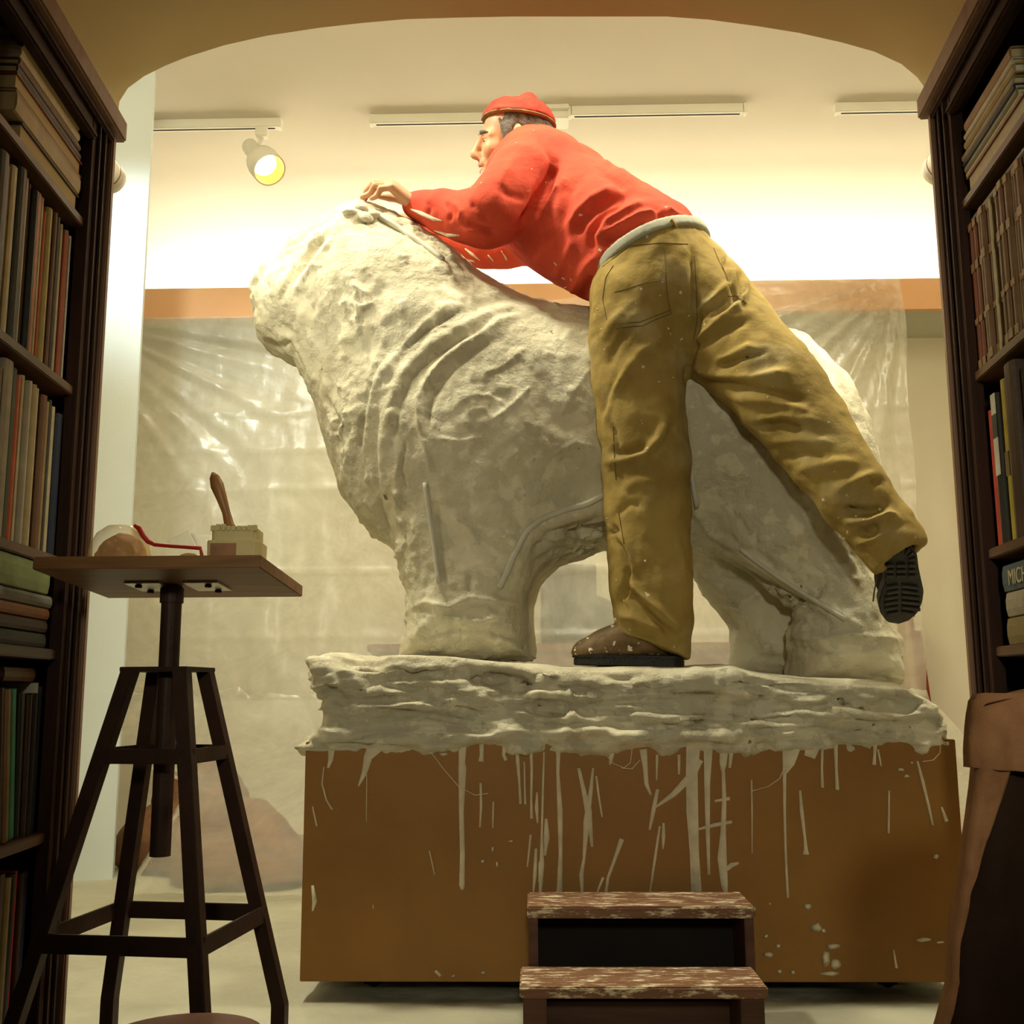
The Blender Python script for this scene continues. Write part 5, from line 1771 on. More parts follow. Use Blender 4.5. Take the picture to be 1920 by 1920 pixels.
SL = [([(640, 1240), (700, 1250), (800, 1262), (950, 1275), (1000, 1285)], 11, -0.022), ([(620, 1225), (700, 1234), (850, 1243), (960, 1255), (1010, 1268), (1075, 1270)], 8, 0.012),
      ([(700, 1312), (780, 1308), (850, 1325), (900, 1340), (980, 1345)], 5, -0.012), ([(690, 1330), (780, 1338), (860, 1350), (930, 1360)], 4, -0.009), ([(760, 1372), (830, 1365), (920, 1372)], 4, -0.008),
      ([(990, 1300), (1040, 1302), (1090, 1308), (1130, 1305)], 6, 0.014), ([(1000, 1325), (1040, 1330), (1080, 1325)], 12, -0.020), ([(1068, 1300), (1072, 1330), (1070, 1345)], 10, 0.016),
      ([(1180, 1290), (1250, 1300), (1300, 1310), (1350, 1306)], 10, -0.014), ([(1290, 1255), (1330, 1268), (1365, 1262), (1400, 1275)], 9, 0.014), ([(1340, 1290), (1360, 1280), (1385, 1275)], 10, 0.012),
      ([(1410, 1280), (1500, 1290), (1560, 1300)], 6, -0.012), ([(1400, 1300), (1480, 1308), (1540, 1300)], 5, -0.009), ([(1560, 1310), (1620, 1322), (1700, 1328), (1720, 1318)], 8, -0.020), ([(1540, 1330), (1640, 1342), (1700, 1345)], 6, 0.010),
      ([(1230, 1330), (1320, 1335), (1440, 1345), (1540, 1350)], 6, -0.013), ([(1400, 1372), (1500, 1368), (1600, 1372), (1680, 1378)], 5, -0.012), ([(1180, 1340), (1240, 1348), (1330, 1352)], 5, 0.010),
      ([(600, 1385), (650, 1378), (720, 1388), (800, 1392)], 7, 0.012), ([(1150, 1382), (1260, 1376), (1380, 1384)], 7, 0.012), ([(600, 1290), (630, 1300), (650, 1320)], 9, -0.014), ([(660, 1270), (690, 1300), (720, 1290)], 9, 0.010)]
V = strokes(V, Q, SL)
npmesh('base_slab', V, Q, M['plaster'], sculp)
sbvh = BVHTree.FromPolygons([tuple(p) for p in V], [tuple(int(i) for i in q) for q in Q])
# fibres of hemp hanging from the plaster
for pts in ([(803, 1404), (830, 1440), (860, 1475), (890, 1491), (915, 1488)], [(1130, 1408), (1150, 1432), (1170, 1440), (1182, 1430), (1185, 1405)], [(1408, 1484), (1440, 1475), (1462, 1460), (1470, 1440)], [(1763, 1396), (1762, 1412), (1750, 1425), (1730, 1428)], [(1165, 1440), (1185, 1442), (1200, 1425)]):
    MB().tube([at(x, y, PF - 0.006) for x, y in densify(pts, 4)], 0.0009, 5).build('hemp_fibre', M['drip'], sculp)

# ================================================================== the sculptor
foot = at(1190, 1248, 2.55)
man = thing('person', 'man in red sweatshirt, khaki trousers and red cap leaning over the sculpture', 'person', (foot.x, 2.55, foot.z))


def pr(px, py, Y, rpx):
    """centre and radius from the photograph, at depth Y"""
    p = at(px, py, Y)
    dep = float((np.array(p) - C_O) @ C_F)
    return p, rpx * dep / FPX


def chain(F, st, k=0.03, grow=0.0):
    P, Rr = zip(*[pr(*q) for q in st])
    F.chain(P, [r + grow for r in Rr], k)
    return P, Rr


TORSO = [(1012, 352, 2.80, 108), (1046, 390, 2.76, 117), (1090, 422, 2.70, 116), (1140, 452, 2.64, 114), (1180, 468, 2.60, 106), (1212, 485, 2.565, 98)]
SHO_L = [(1010, 318, 2.70, 74), (985, 340, 2.66, 68), (955, 375, 2.62, 62), (925, 402, 2.60, 54), (905, 412, 2.60, 48)]
FORE_L = [(905, 410, 2.60, 46), (870, 405, 2.63, 41), (830, 396, 2.665, 35), (795, 388, 2.70, 28), (778, 385, 2.71, 24)]
ARM_R = [(1030, 390, 2.98, 60), (990, 440, 3.04, 52), (945, 452, 3.08, 46), (905, 455, 3.10, 44)]
FORE_R = [(905, 455, 3.10, 44), (870, 448, 3.11, 38), (830, 436, 3.12, 32), (800, 425, 3.12, 26)]
PELV = [(1228, 500, 2.56, 100), (1240, 540, 2.56, 108), (1225, 580, 2.56, 110)]
LEG_L = [(1212, 560, 2.555, 103), (1200, 640, 2.55, 91), (1197, 720, 2.545, 83), (1203, 800, 2.545, 79), (1211, 870, 2.545, 78), (1214, 950, 2.545, 77), (1217, 1030, 2.545, 74), (1221, 1100, 2.545, 72), (1226, 1160, 2.545, 67), (1233, 1215, 2.545, 62)]
LEG_R = [(1290, 540, 2.57, 92), (1325, 590, 2.54, 95), (1372, 640, 2.50, 90), (1425, 694, 2.46, 83), (1470, 748, 2.43, 79), (1515, 808, 2.41, 74), (1558, 868, 2.39, 68), (1602, 928, 2.37, 62), (1645, 982, 2.35, 55), (1668, 1014, 2.34, 50), (1682, 1036, 2.335, 46), (1692, 1056, 2.33, 44)]

# ---- head frame
HC = at(962, 265, 2.86)
hf = Vector((-0.985, -0.12, -0.02)).normalized()
hs = Vector((0.0, -0.30, 0.95)).cross(hf).normalized()         # towards the man's left
hu = hf.cross(hs).normalized()


def hd(f, s_, u):
    return HC + hf * f + hs * s_ + hu * u


AX = [hf, hs, hu]
F = Field((at(690, 400, 2.75).x - 0.02, 2.25, foot.z + 0.01), (at(1740, 1000, 2.35).x + 0.02, 3.28, at(960, 170, 2.9).z + 0.02), 0.0048)
# head
F.ell(hd(-0.012, 0, 0.022), (0.096, 0.076, 0.094), 0.0, AX)
F.ell(hd(0.028, 0, -0.045), (0.060, 0.058, 0.072), 0.03, AX)
F.cone(hd(0.066, 0.018, -0.098), hd(0.066, -0.018, -0.098), 0.022, 0.022, 0.02)
F.cone(hd(0.015, 0.05, -0.07), hd(0.06, 0.02, -0.10), 0.018, 0.016, 0.02)
F.cone(hd(0.015, -0.05, -0.07), hd(0.06, -0.02, -0.10), 0.018, 0.016, 0.02)
for sg in (-1, 1):
    F.cone(hd(0.082, sg * 0.012, 0.014), hd(0.066, sg * 0.048, 0.008), 0.011, 0.010, 0.012)      # brow
    F.ell(hd(0.060, sg * 0.042, -0.030), (0.026, 0.022, 0.024), 0.02, AX)                         # cheek
    F.ell(hd(0.090, sg * 0.030, -0.006), (0.014, 0.016, 0.010), 0.010, AX, sub=True)              # socket
    F.ell(hd(0.070, sg * 0.031, -0.005), (0.016, 0.016, 0.0125), 0.004, AX)                       # lids
F.cone(hd(0.088, 0, 0.006), hd(0.108, 0, -0.038), 0.010, 0.0125, 0.010)                           # nose
F.cone(hd(0.108, 0, -0.038), hd(0.100, 0, -0.044), 0.0125, 0.011, 0.005)
for sg in (-1, 1):
    F.ell(hd(0.096, sg * 0.012, -0.043), (0.013, 0.008, 0.009), 0.005, AX)
    F.ell(hd(0.103, sg * 0.006, -0.052), (0.005, 0.003, 0.005), 0.002, AX, sub=True)
    F.cone(hd(0.094, sg * 0.018, -0.050), hd(0.074, sg * 0.036, -0.076), 0.004, 0.004, 0.008)
F.cone(hd(0.088, 0.020, -0.066), hd(0.088, -0.020, -0.066), 0.008, 0.008, 0.008)                  # lips
F.cone(hd(0.083, 0.018, -0.085), hd(0.083, -0.018, -0.085), 0.008, 0.008, 0.008)
F.ell(hd(0.092, 0, -0.0755), (0.016, 0.024, 0.006), 0.003, AX, sub=True)                          # grin
for sg in (-1, 1):                                                                                # ears
    F.ell(hd(-0.006, sg * 0.080, 0.004), (0.015, 0.008, 0.026), 0.006, AX)
    F.ell(hd(-0.002, sg * 0.089, 0.008), (0.008, 0.005, 0.016), 0.003, AX, sub=True)
# neck, trunk, arms
F.chain([hd(-0.025, 0, -0.03), hd(-0.05, 0, -0.09), at(1010, 310, 2.82)], [0.058, 0.060, 0.075], 0.02)
chain(F, TORSO, 0.02, -0.030)
chain(F, SHO_L, 0.02, -0.028)
chain(F, FORE_L, 0.015, -0.014)
chain(F, ARM_R, 0.02, -0.024)
chain(F, FORE_R, 0.015, -0.012)
chain(F, PELV, 0.02, -0.020)
LL = [(p[0], p[1], p[2], p[3] * 0.72) for p in LEG_L[:-1]]
chain(F, LL, 0.02)
chain(F, [(p[0], p[1], p[2], p[3] * (0.70 - 0.02 * i)) for i, p in enumerate(LEG_R[:-3])], 0.02)


def hand(F, Wp, D, Nn, left, curl, wrist_r=0.026):
    D = Vector(D).normalized()
    Nn = Vector(Nn)
    Nn = (Nn - D * Nn.dot(D)).normalized()
    S = D.cross(Nn) if left else Nn.cross(D)
    Wp = Vector(Wp)
    for i, (so, ln, ls_) in enumerate(((0.030, 0.088, (0.040, 0.026, 0.020)), (0.010, 0.092, (0.044, 0.029, 0.022)), (-0.010, 0.088, (0.041, 0.027, 0.021)), (-0.028, 0.080, (0.032, 0.020, 0.018)))):
        kn = Wp + D * ln + S * so
        F.cone(Wp + S * so * 0.55, kn, wrist_r * 0.72, 0.0135, 0.012)
        p, d = kn, D.copy()
        rr = [0.0105, 0.0098, 0.0090, 0.0078] if i < 3 else [0.0092, 0.0085, 0.0078, 0.007]
        for j, (l, c) in enumerate(zip(ls_, curl)):
            rot = Matrix.Rotation(R(c + (i - 1.5) * 5), 3, S) if True else None
            q1 = rot @ d
            q2 = Matrix.Rotation(-R(c + (i - 1.5) * 5), 3, S) @ d
            d = q1 if q1.dot(Nn) < q2.dot(Nn) else q2
            e = p + d * l + S * so * 0.04
            F.cone(p, e, rr[j], rr[j + 1], 0.002)
            p = e
    b = Wp + D * 0.022 + S * 0.022
    k1 = b + (D * 0.55 + S * 0.65 - Nn * 0.30).normalized() * 0.044
    k2 = k1 + (D * 0.80 + S * 0.15 - Nn * 0.45).normalized() * 0.032
    k3 = k2 + (D * 0.75 - S * 0.10 - Nn * 0.55).normalized() * 0.026
    F.chain([b, k1, k2, k3], [0.017, 0.0125, 0.011, 0.0085], 0.006)


hand(F, at(783, 389, 2.71), at(745, 357, 2.69) - at(783, 389, 2.71), (0.62, -0.35, 0.75), True, (38, 52, 34))
hand(F, at(806, 428, 3.12), (-0.9, 0.0, 0.15), (0.1, 0.3, 0.95), False, (22, 30, 20))
V, Q = F.mesh()
V = relax(V, Q, 1, 0.5)
npmesh('body', V, Q, M['skin'], man)

# eyes, teeth, hair
for sg in (-1, 1):
    ec = hd(0.0735, sg * 0.031, -0.005)
    MB().lathe([(0.0005, -0.0118)] + [(0.0118 * math.cos(a), 0.0118 * math.sin(a)) for a in np.linspace(-1.4, 1.4, 9)] + [(0.0005, 0.0118)], Matrix.Translation(ec), 14, False).build('eye', M['eye'], man, smooth=True)
    ic = ec + (hf * 0.9 + hs * sg * 0.12 - hu * 0.25).normalized() * 0.0085
    e_ = MB().lathe([(0.0005, 0.0042), (0.003, 0.0036), (0.0052, 0.0015), (0.0052, 0)], Matrix.Translation(ic) @ (hf * 0.9 + hs * sg * 0.12 - hu * 0.25).to_track_quat('Z', 'Y').to_matrix().to_4x4(), 12, False).build('iris', M['iris'], man, smooth=True)
    MB().tube([hd(0.091, sg * 0.010, 0.015), hd(0.092, sg * 0.022, 0.019), hd(0.084, sg * 0.038, 0.018), hd(0.070, sg * 0.052, 0.011)], [0.0035, 0.0048, 0.0042, 0.002], 8).build('eyebrow', M['hair'], man, smooth=True)
    MB().tube([hd(0.088, sg * 0.016, -0.0005), hd(0.0885, sg * 0.030, 0.0025), hd(0.078, sg * 0.045, -0.001)], [0.001, 0.0016, 0.001], 6).build('eyelid', M['skin'], man, smooth=True)
MB().tube([hd(0.070, 0.024, -0.074), hd(0.084, 0.012, -0.0735), hd(0.087, 0, -0.0735), hd(0.084, -0.012, -0.0735), hd(0.070, -0.024, -0.074)], 0.0052, 8).build('teeth', M['teeth'], man, smooth=True)
MB().tube([hd(0.070, 0.030, -0.073), hd(0.090, 0.016, -0.0675), hd(0.0945, 0, -0.0665), hd(0.090, -0.016, -0.0675), hd(0.070, -0.030, -0.073)], [0.002, 0.0042, 0.0048, 0.0042, 0.002], 8).build('lip', M['lip'], man, smooth=True)
MB().tube([hd(0.070, 0.028, -0.077), hd(0.086, 0.014, -0.0835), hd(0.090, 0, -0.0845), hd(0.086, -0.014, -0.0835), hd(0.070, -0.028, -0.077)], [0.002, 0.0045, 0.0055, 0.0045, 0.002], 8).build('lip', M['lip'], man, smooth=True)
F = Field(HC - Vector((0.16, 0.16, 0.16)), HC + Vector((0.16, 0.16, 0.16)), 0.004)
F.ell(hd(-0.016, 0, 0.020), (0.100, 0.0795, 0.098), 0.0, AX)
F.half(hd(0.040, 0, 0.02), hf + hu * -0.35, 0.0)
F.half(hd(-0.02, 0, -0.045), -hu + hf * 0.35, 0.0)
F.half(hd(0.09, 0, 0.062), (hu - hf * 0.10 - hs * 0.18).normalized(), 0.0)
for sg in (-1, 1):
    F.ell(hd(0.022, sg * 0.072, 0.0), (0.012, 0.010, 0.036), 0.01, AX)
    F.ell(hd(-0.006, sg * 0.082, 0.004), (0.019, 0.016, 0.030), 0.004, AX, sub=True)
V, Q = F.mesh()
V = V + vnormals(V, Q) * (0.0025 * fbm(V, 70, 2, 6, (1, 1, 0.4)))[:, None]
npmesh('hair', V, Q, M['hair'], man)

# cap
F = Field(HC - Vector((0.18, 0.18, 0.10)), HC + Vector((0.18, 0.18, 0.22)), 0.0042)
F.ell(hd(-0.014, 0, 0.034), (0.108, 0.090, 0.088), 0.0, AX)
tb = at(988, 203, 2.87)
F.ell(tb, (0.034, 0.052, 0.040), 0.016)
F.ell(at(942, 214, 2.86), (0.046, 0.06, 0.036), 0.022)
cn = (-hu + hf * 0.10 + hs * 0.18).normalized()
cp = hd(0.09, 0, 0.066)
F.half(cp, cn, 0.004)
V, Q = F.mesh()
V = relax(V, Q, 2)
V = strokes(V, Q, [([(910, 222), (940, 224), (980, 230)], 4, -0.003), ([(930, 200), (950, 214), (990, 215)], 8, 0.005), ([(1000, 190), (1008, 212), (1016, 232)], 6, -0.006)])
V = V + vnormals(V, Q) * (0.003 * fbm(V, 25, 3, 6))[:, None]
cap = npmesh('cap', V, Q, M['cap'], man)
F = Field(HC - Vector((0.18, 0.18, 0.10)), HC + Vector((0.18, 0.18, 0.22)), 0.0035)
F.ell(hd(-0.014, 0, 0.034), (0.1085, 0.0905, 0.090), 0.0, AX)
F.half(cp + cn * 0.006, cn, 0.0)
F.half(cp - cn * 0.001, -cn, 0.0)
V, Q = F.mesh()
npmesh('cap_edge', relax(V, Q, 1), Q, M['cap_band'], cap)

# sweatshirt
F = Field((at(740, 400, 2.7).x, 2.28, at(1100, 600, 2.5).z - 0.03), (at(1330, 430, 2.5).x + 0.05, 3.28, at(1010, 225, 2.85).z), 0.0052)
chain(F, TORSO, 0.03)
chain(F, SHO_L, 0.035)
chain(F, FORE_L, 0.03)
chain(F, ARM_R, 0.03)
chain(F, FORE_R, 0.03)
chain(F, [(1000, 300, 2.80, 62), (990, 290, 2.84, 50), (975, 282, 2.86, 40)], 0.03)
F.chain([at(1030, 330, 2.95), at(1050, 420, 2.95)], [0.11, 0.12], 0.05)
b_, r_ = pr(1235, 446, 2.54, 74)
F.chain([at(1150, 430, 2.64), b_], [0.135, r_], 0.03)
ha = (at(1215, 480, 2.54) - at(1080, 410, 2.70)).normalized()
hemp = at(1216, 466, 2.45)
hn = (ha + Vector((0.10, 0, -0.30))).normalized()
F.half(hemp, hn, 0.012)
cw = (at(776, 385, 2.71) - at(830, 396, 2.665)).normalized()
V, Q = F.mesh()
V = relax(V, Q, 2)
SW = [([(1040, 305), (1028, 330), (1012, 365), (1000, 395), (982, 420)], 9, -0.030), ([(1045, 345), (1032, 370), (1020, 400)], 7, 0.012), ([(1010, 260), (1028, 290), (1036, 320)], 5, -0.006),
      ([(1080, 440), (1090, 415), (1112, 392), (1145, 375), (1180, 362)], 9, -0.014), ([(1068, 425), (1082, 398), (1110, 372), (1150, 352)], 9, 0.012), ([(1130, 470), (1122, 440), (1140, 412), (1175, 392), (1215, 380)], 9, 0.013), ([(1112, 470), (1108, 440), (1128, 405), (1165, 380)], 7, -0.012),
      ([(1060, 560), (1080, 535), (1100, 500), (1118, 480)], 10, 0.012), ([(1085, 575), (1100, 545), (1108, 515)], 7, -0.012), ([(1128, 458), (1150, 440), (1175, 425), (1205, 412)], 7, -0.018), ([(1130, 445), (1160, 424), (1200, 404), (1240, 396)], 8, 0.016),
      ([(1225, 388), (1240, 405), (1250, 418)], 6, -0.012), ([(1250, 390), (1270, 405), (1290, 412)], 7, 0.012), ([(1130, 302), (1150, 304), (1165, 318), (1190, 345)], 8, 0.016), ([(1125, 318), (1145, 330), (1170, 352)], 6, -0.010),
      ([(1060, 330), (1050, 360), (1045, 400)], 8, 0.006), ([(1090, 330), (1070, 360), (1052, 420), (1058, 470)], 8, -0.007), ([(870, 418), (900, 428), (925, 440)], 6, -0.014), ([(880, 380), (900, 395), (912, 412)], 6, -0.008), ([(850, 378), (862, 395), (860, 415)], 5, 0.006), ([(835, 380), (845, 398), (842, 415)], 4, -0.007),
      ([(930, 345), (950, 365), (985, 372)], 8, -0.006), ([(960, 300), (945, 330), (935, 360)], 8, 0.006), ([(1000, 480), (1010, 450), (1040, 440)], 8, -0.009), ([(1040, 520), (1060, 480), (1075, 450)], 9, 0.008), ([(800, 378), (806, 390), (804, 404)], 4, -0.006)]
V = strokes(V, Q, SW)
V = V + vnormals(V, Q) * (0.0045 * fbm(V, 9.0, 3, 51))[:, None]
sw = npmesh('sweatshirt', V, Q, M['sweater'], man)
wb = BVHTree.FromPolygons([tuple(p) for p in V], [tuple(int(i) for i in q) for q in Q])
# smears of plaster on the sleeves
for pts, w_ in (([(770, 392), (790, 400), (812, 410), (830, 414)], [2, 7, 6, 1]), ([(815, 432), (840, 440), (862, 441)], [2, 7, 2]), ([(872, 466), (885, 476), (900, 488)], [2, 6, 2]), ([(915, 478), (925, 488)], [2, 4]), ([(940, 470), (948, 482), (950, 488)], [1, 4, 2]), ([(868, 484), (890, 490)], [2, 4]), ([(1040, 492), (1044, 498)], [2, 2]), ([(1054, 520), (1060, 524)], [3, 2]), ([(1056, 540), (1062, 538)], [2, 2])):
    pp = on_surface(wb, densify(pts, 3), 0.0008)
    if len(pp) >= 2:
        ww = np.interp(np.linspace(0, 1, len(pp)), np.linspace(0, 1, len(w_)), w_)
        MB().tube(pp, [max(0.0008, q * 0.00085) for q in ww], 6).build('plaster_smear', M['drip'], sw, smooth=True)

# trousers
F = Field((at(1090, 900, 2.5).x - 0.02, 2.20, at(1200, 1235, 2.55).z - 0.01), (at(1720, 1000, 2.35).x + 0.03, 2.80, at(1230, 400, 2.6).z + 0.02), 0.0052)
chain(F, PELV, 0.05)
chain(F, LEG_L, 0.03)
chain(F, LEG_R, 0.035)
chain(F, [(1228, 500, 2.56, 98), (1214, 470, 2.57, 94), (1195, 440, 2.60, 88)], 0.03)
a0, a1 = at(1262, 650, 2.50), at(1287, 700, 2.48)
F.half(at(1170, 1196, 2.545), Vector((0.30, 0, -0.95)).normalized(), 0.0) if False else None
wn = (at(1160, 400, 2.60) - at(1225, 540, 2.56)).normalized()
wn = (wn + Vector((-0.05, 0.0, 0.1))).normalized()
wp_ = at(1218, 436, 2.46)
F.half(wp_, wn, 0.004)
# bottom of the standing leg
D0 = F.D.copy()
X, Y, Z = F.grid((slice(None),) * 3)
pa_, pb_ = at(1166, 1186, 2.50), at(1288, 1234, 2.50)
dv = (pb_ - pa_).normalized()
cutn = Vector((dv.z, 0, -dv.x)).normalized()
if cutn.z > 0:
    cutn = -cutn
near = X < at(1340, 1200, 2.5).x
d = (X - pa_.x) * cutn.x + (Z - pa_.z) * cutn.z + 0 * Y
F.D = np.where(np.broadcast_to(near, F.D.shape), np.maximum(F.D, d), F.D).astype(np.float32)
# cuff of the raised leg
cd = (at(1680, 1032, 2.335) - at(1602, 928, 2.37)).normalized()
cc = at(1690, 1045, 2.335)
d = (X - cc.x) * cd.x + (Y - cc.y) * cd.y + (Z - cc.z) * cd.z
far = X > at(1560, 900, 2.4).x
F.D = np.where(np.broadcast_to(far, F.D.shape), np.maximum(F.D, d), F.D).astype(np.float32)
# hollow cuff
F.cone(at(1672, 1020, 2.34), at(1700, 1060, 2.325), 0.036, 0.040, 0.004, sub=True)
V, Q = F.mesh()
V = relax(V, Q, 2)
TR = [([(1294, 625), (1305, 600), (1325, 580), (1367, 556)], 7, -0.012), ([(1300, 655), (1340, 632), (1370, 616), (1400, 600)], 7, -0.012), ([(1300, 640), (1335, 610), (1375, 590)], 7, 0.009), ([(1350, 690), (1375, 680), (1400, 668), (1432, 662)], 6, -0.014), ([(1345, 675), (1375, 664), (1410, 650)], 6, 0.008),
      ([(1300, 688), (1346, 704), (1411, 708), (1477, 698)], 9, 0.012), ([(1320, 712), (1380, 722), (1450, 736), (1505, 750)], 8, -0.012), ([(1370, 745), (1430, 750), (1480, 760), (1520, 775)], 9, 0.010), ([(1430, 800), (1462, 796), (1500, 803)], 7, -0.016), ([(1420, 785), (1470, 780), (1530, 790)], 8, 0.010), ([(1450, 830), (1500, 825), (1560, 830)], 9, 0.008), ([(1470, 860), (1510, 850), (1550, 860)], 7, -0.009),
      ([(1500, 880), (1540, 870), (1600, 868)], 9, 0.008), ([(1628, 900), (1640, 905), (1658, 903)], 7, -0.014), ([(1570, 920), (1600, 905), (1640, 890)], 9, 0.010), ([(1580, 956), (1602, 960), (1630, 957), (1660, 946)], 9, -0.026), ([(1590, 978), (1630, 975), (1665, 962), (1680, 970)], 8, 0.014), ([(1608, 1002), (1622, 1000), (1645, 985)], 7, -0.018), ([(1610, 1018), (1640, 1010), (1670, 985)], 7, 0.010), ([(1650, 1000), (1665, 985), (1690, 985)], 6, -0.008),
      ([(1370, 470), (1360, 500), (1370, 540), (1395, 575)], 5, -0.010), ([(1380, 500), (1372, 530), (1345, 555), (1320, 575)], 7, 0.010), ([(1402, 520), (1400, 550), (1380, 575), (1340, 600)], 6, 0.010), ([(1395, 505), (1390, 545), (1362, 575), (1330, 592)], 5, -0.012),
      # standing leg
      ([(1297, 470), (1303, 530), (1304, 600), (1298, 660), (1285, 720)], 7, -0.014), ([(1140, 690), (1150, 660), (1175, 620), (1200, 600)], 8, -0.008), ([(1130, 640), (1145, 610), (1170, 580)], 8, 0.006), ([(1150, 740), (1165, 700), (1200, 660), (1230, 640)], 10, 0.007), ([(1130, 780), (1145, 740), (1160, 700)], 7, -0.007),
      ([(1138, 790), (1145, 750), (1170, 700)], 6, 0.007), ([(1150, 852), (1180, 847), (1208, 838)], 8, -0.018), ([(1140, 866), (1170, 862), (1210, 850), (1235, 822), (1245, 790)], 8, 0.012), ([(1140, 880), (1160, 900), (1170, 930)], 9, -0.008), ([(1150, 800), (1160, 830), (1150, 848)], 6, -0.008),
      ([(1190, 880), (1230, 872), (1262, 850)], 10, -0.007), ([(1160, 930), (1190, 905), (1240, 900)], 10, 0.006), ([(1155, 965), (1180, 945), (1200, 950)], 8, -0.008), ([(1140, 1000), (1158, 995), (1150, 985)], 4, -0.010), ([(1152, 1010), (1165, 1030), (1178, 1060), (1172, 1100), (1162, 1125)], 6, -0.016), ([(1165, 1000), (1180, 1040), (1185, 1075)], 7, 0.008),
      ([(1180, 1088), (1196, 1108), (1215, 1127), (1232, 1145), (1245, 1160), (1258, 1172), (1274, 1182)], 8, 0.016), ([(1178, 1112), (1195, 1132), (1215, 1150), (1240, 1172), (1262, 1190)], 8, -0.014), ([(1165, 1150), (1190, 1160), (1215, 1170), (1235, 1178), (1240, 1190)], 10, 0.014), ([(1160, 1130), (1168, 1140), (1180, 1150)], 6, -0.008), ([(1172, 1178), (1200, 1190), (1225, 1196)], 6, -0.010), ([(1210, 1000), (1240, 1030), (1260, 1080)], 14, -0.006), ([(1270, 1000), (1276, 1060), (1280, 1120)], 10, 0.006)]
V = strokes(V, Q, TR)
V = V + vnormals(V, Q) * (0.004 * fbm(V, 10.0, 3, 61) + 0.002 * fbm(V, 28.0, 2, 62))[:, None]
tr = npmesh('trousers', V, Q, M['trousers'], man)
tb_ = BVHTree.FromPolygons([tuple(p) for p in V], [tuple(int(i) for i in q) for q in Q])
for pts in ([(1153, 616), (1180, 613), (1205, 611), (1225, 601), (1258, 588)], [(1160, 607), (1200, 604), (1225, 594), (1256, 582)], [(1152, 548), (1180, 540), (1210, 530), (1246, 525)], [(1246, 470), (1249, 520), (1252, 560), (1258, 588)], [(1130, 500), (1180, 462), (1240, 455), (1290, 458)],
            [(1138, 600), (1130, 560), (1136, 520), (1150, 498)], [(1338, 465), (1348, 490), (1362, 515), (1370, 545)], [(1365, 556), (1380, 555), (1400, 570)], [(1170, 1020), (1165, 990), (1160, 960)], [(1150, 800), (1152, 860), (1155, 900)], [(1302, 480), (1306, 540), (1307, 600), (1300, 640)]):
    pp = on_surface(tb_, densify(pts, 5), 0.0003)
    if len(pp) > 2:
        MB().tube(pp, 0.0010, 5).build('seam', M['seam'], tr)
for (x, y, r_) in ((1206, 688, 4), (1253, 616, 3), (1276, 549, 4), (1292, 592, 2), (1210, 1052, 3), (1155, 1162, 5), (1214, 842, 4), (1140, 985, 2), (1138, 972, 2), (1620, 975, 3), (1605, 968, 3), (1545, 938, 5), (1583, 1010, 3), (1440, 745, 3), (1120, 580, 3), (1262, 708, 2), (1650, 955, 4)):
    pp = on_surface(tb_, [(x, y)], 0.0)
    if pp:
        MB().lathe([(0.0003, -0.0015), (r_ * 0.0010, 0), (r_ * 0.0008, 0.0012), (0.0003, 0.0020)], Matrix.Translation(pp[0]) @ (Vector(C_O) - pp[0]).to_track_quat('Z', 'Y').to_matrix().to_4x4(), 8).build('plaster_fleck', M['drip'], tr, smooth=True)

# belt
F = Field(at(1100, 480, 2.6) - Vector((0.06, 0.25, 0.15)), at(1330, 430, 2.6) + Vector((0.06, 0.25, 0.2)), 0.0045)
chain(F, [(1240, 540, 2.56, 108), (1228, 500, 2.56, 100), (1214, 470, 2.57, 96), (1195, 440, 2.60, 90)], 0.05, 0.006)
F.half(wp_ + wn * 0.004, wn, 0.003)
F.half(wp_ - wn * 0.024, -wn, 0.003)
V, Q = F.mesh()
belt = npmesh('belt', relax(V, Q, 2), Q, M['belt'], man)
bb = BVHTree.FromPolygons([tuple(p) for p in V], [tuple(int(i) for i in q) for q in Q])
pp = on_surface(bb, [(1258, 414), (1262, 420), (1268, 428), (1274, 436)], 0.003)
if len(pp) > 1:
    MB().tube(pp, 0.005, 6).build('belt_loop', M['trousers'], tr)

# left shoe, planted on the slab
Zs = foot.z
hT, hH = at(1072, 1247, 2.56), at(1287, 1251, 2.545)
ax = (hH - hT)
Ls_ = ax.length
ax.normalize()
side_v = Vector((0, 0, 1)).cross(ax).normalized()
upv = ax.cross(side_v).normalized()
if upv.z < 0:
    upv, side_v = -upv, -side_v


def sp_(l, s_, u):
    return hT + ax * (l * Ls_) + side_v * s_ + upv * u


outl = [(0.0, 0.0), (0.02, 0.018), (0.07, 0.034), (0.16, 0.045), (0.28, 0.048), (0.42, 0.042), (0.58, 0.036), (0.76, 0.036), (0.90, 0.034), (0.97, 0.024), (1.0, 0.0)]
loop = [(l, w_) for l, w_ in outl] + [(l, -w_) for l, w_ in outl[-2:0:-1]]
shoe = MB()
F = Field(hT - Vector((0.03, 0.10, 0.02)), hH + Vector((0.03, 0.10, 0.16)), 0.0042)
F.chain([sp_(0.13, 0, 0.034), sp_(0.30, 0, 0.044), sp_(0.50, 0, 0.062), sp_(0.66, 0, 0.075), sp_(0.84, 0, 0.06)], [0.026, 0.036, 0.040, 0.044, 0.036], 0.03)
F.ell(sp_(0.16, 0, 0.028), (0.042, 0.042, 0.026), 0.02)
F.chain([sp_(0.70, 0, 0.08), sp_(0.78, 0, 0.14)], [0.042, 0.040], 0.02)
F.half(sp_(0, 0, 0.021), -upv, 0.004)
V, Q = F.mesh()
V = relax(V, Q, 2)
so_ = npmesh('shoe', V, Q, M['leather'], man)
tag(so_, 'scuffed tan left shoe planted on the plaster slab')
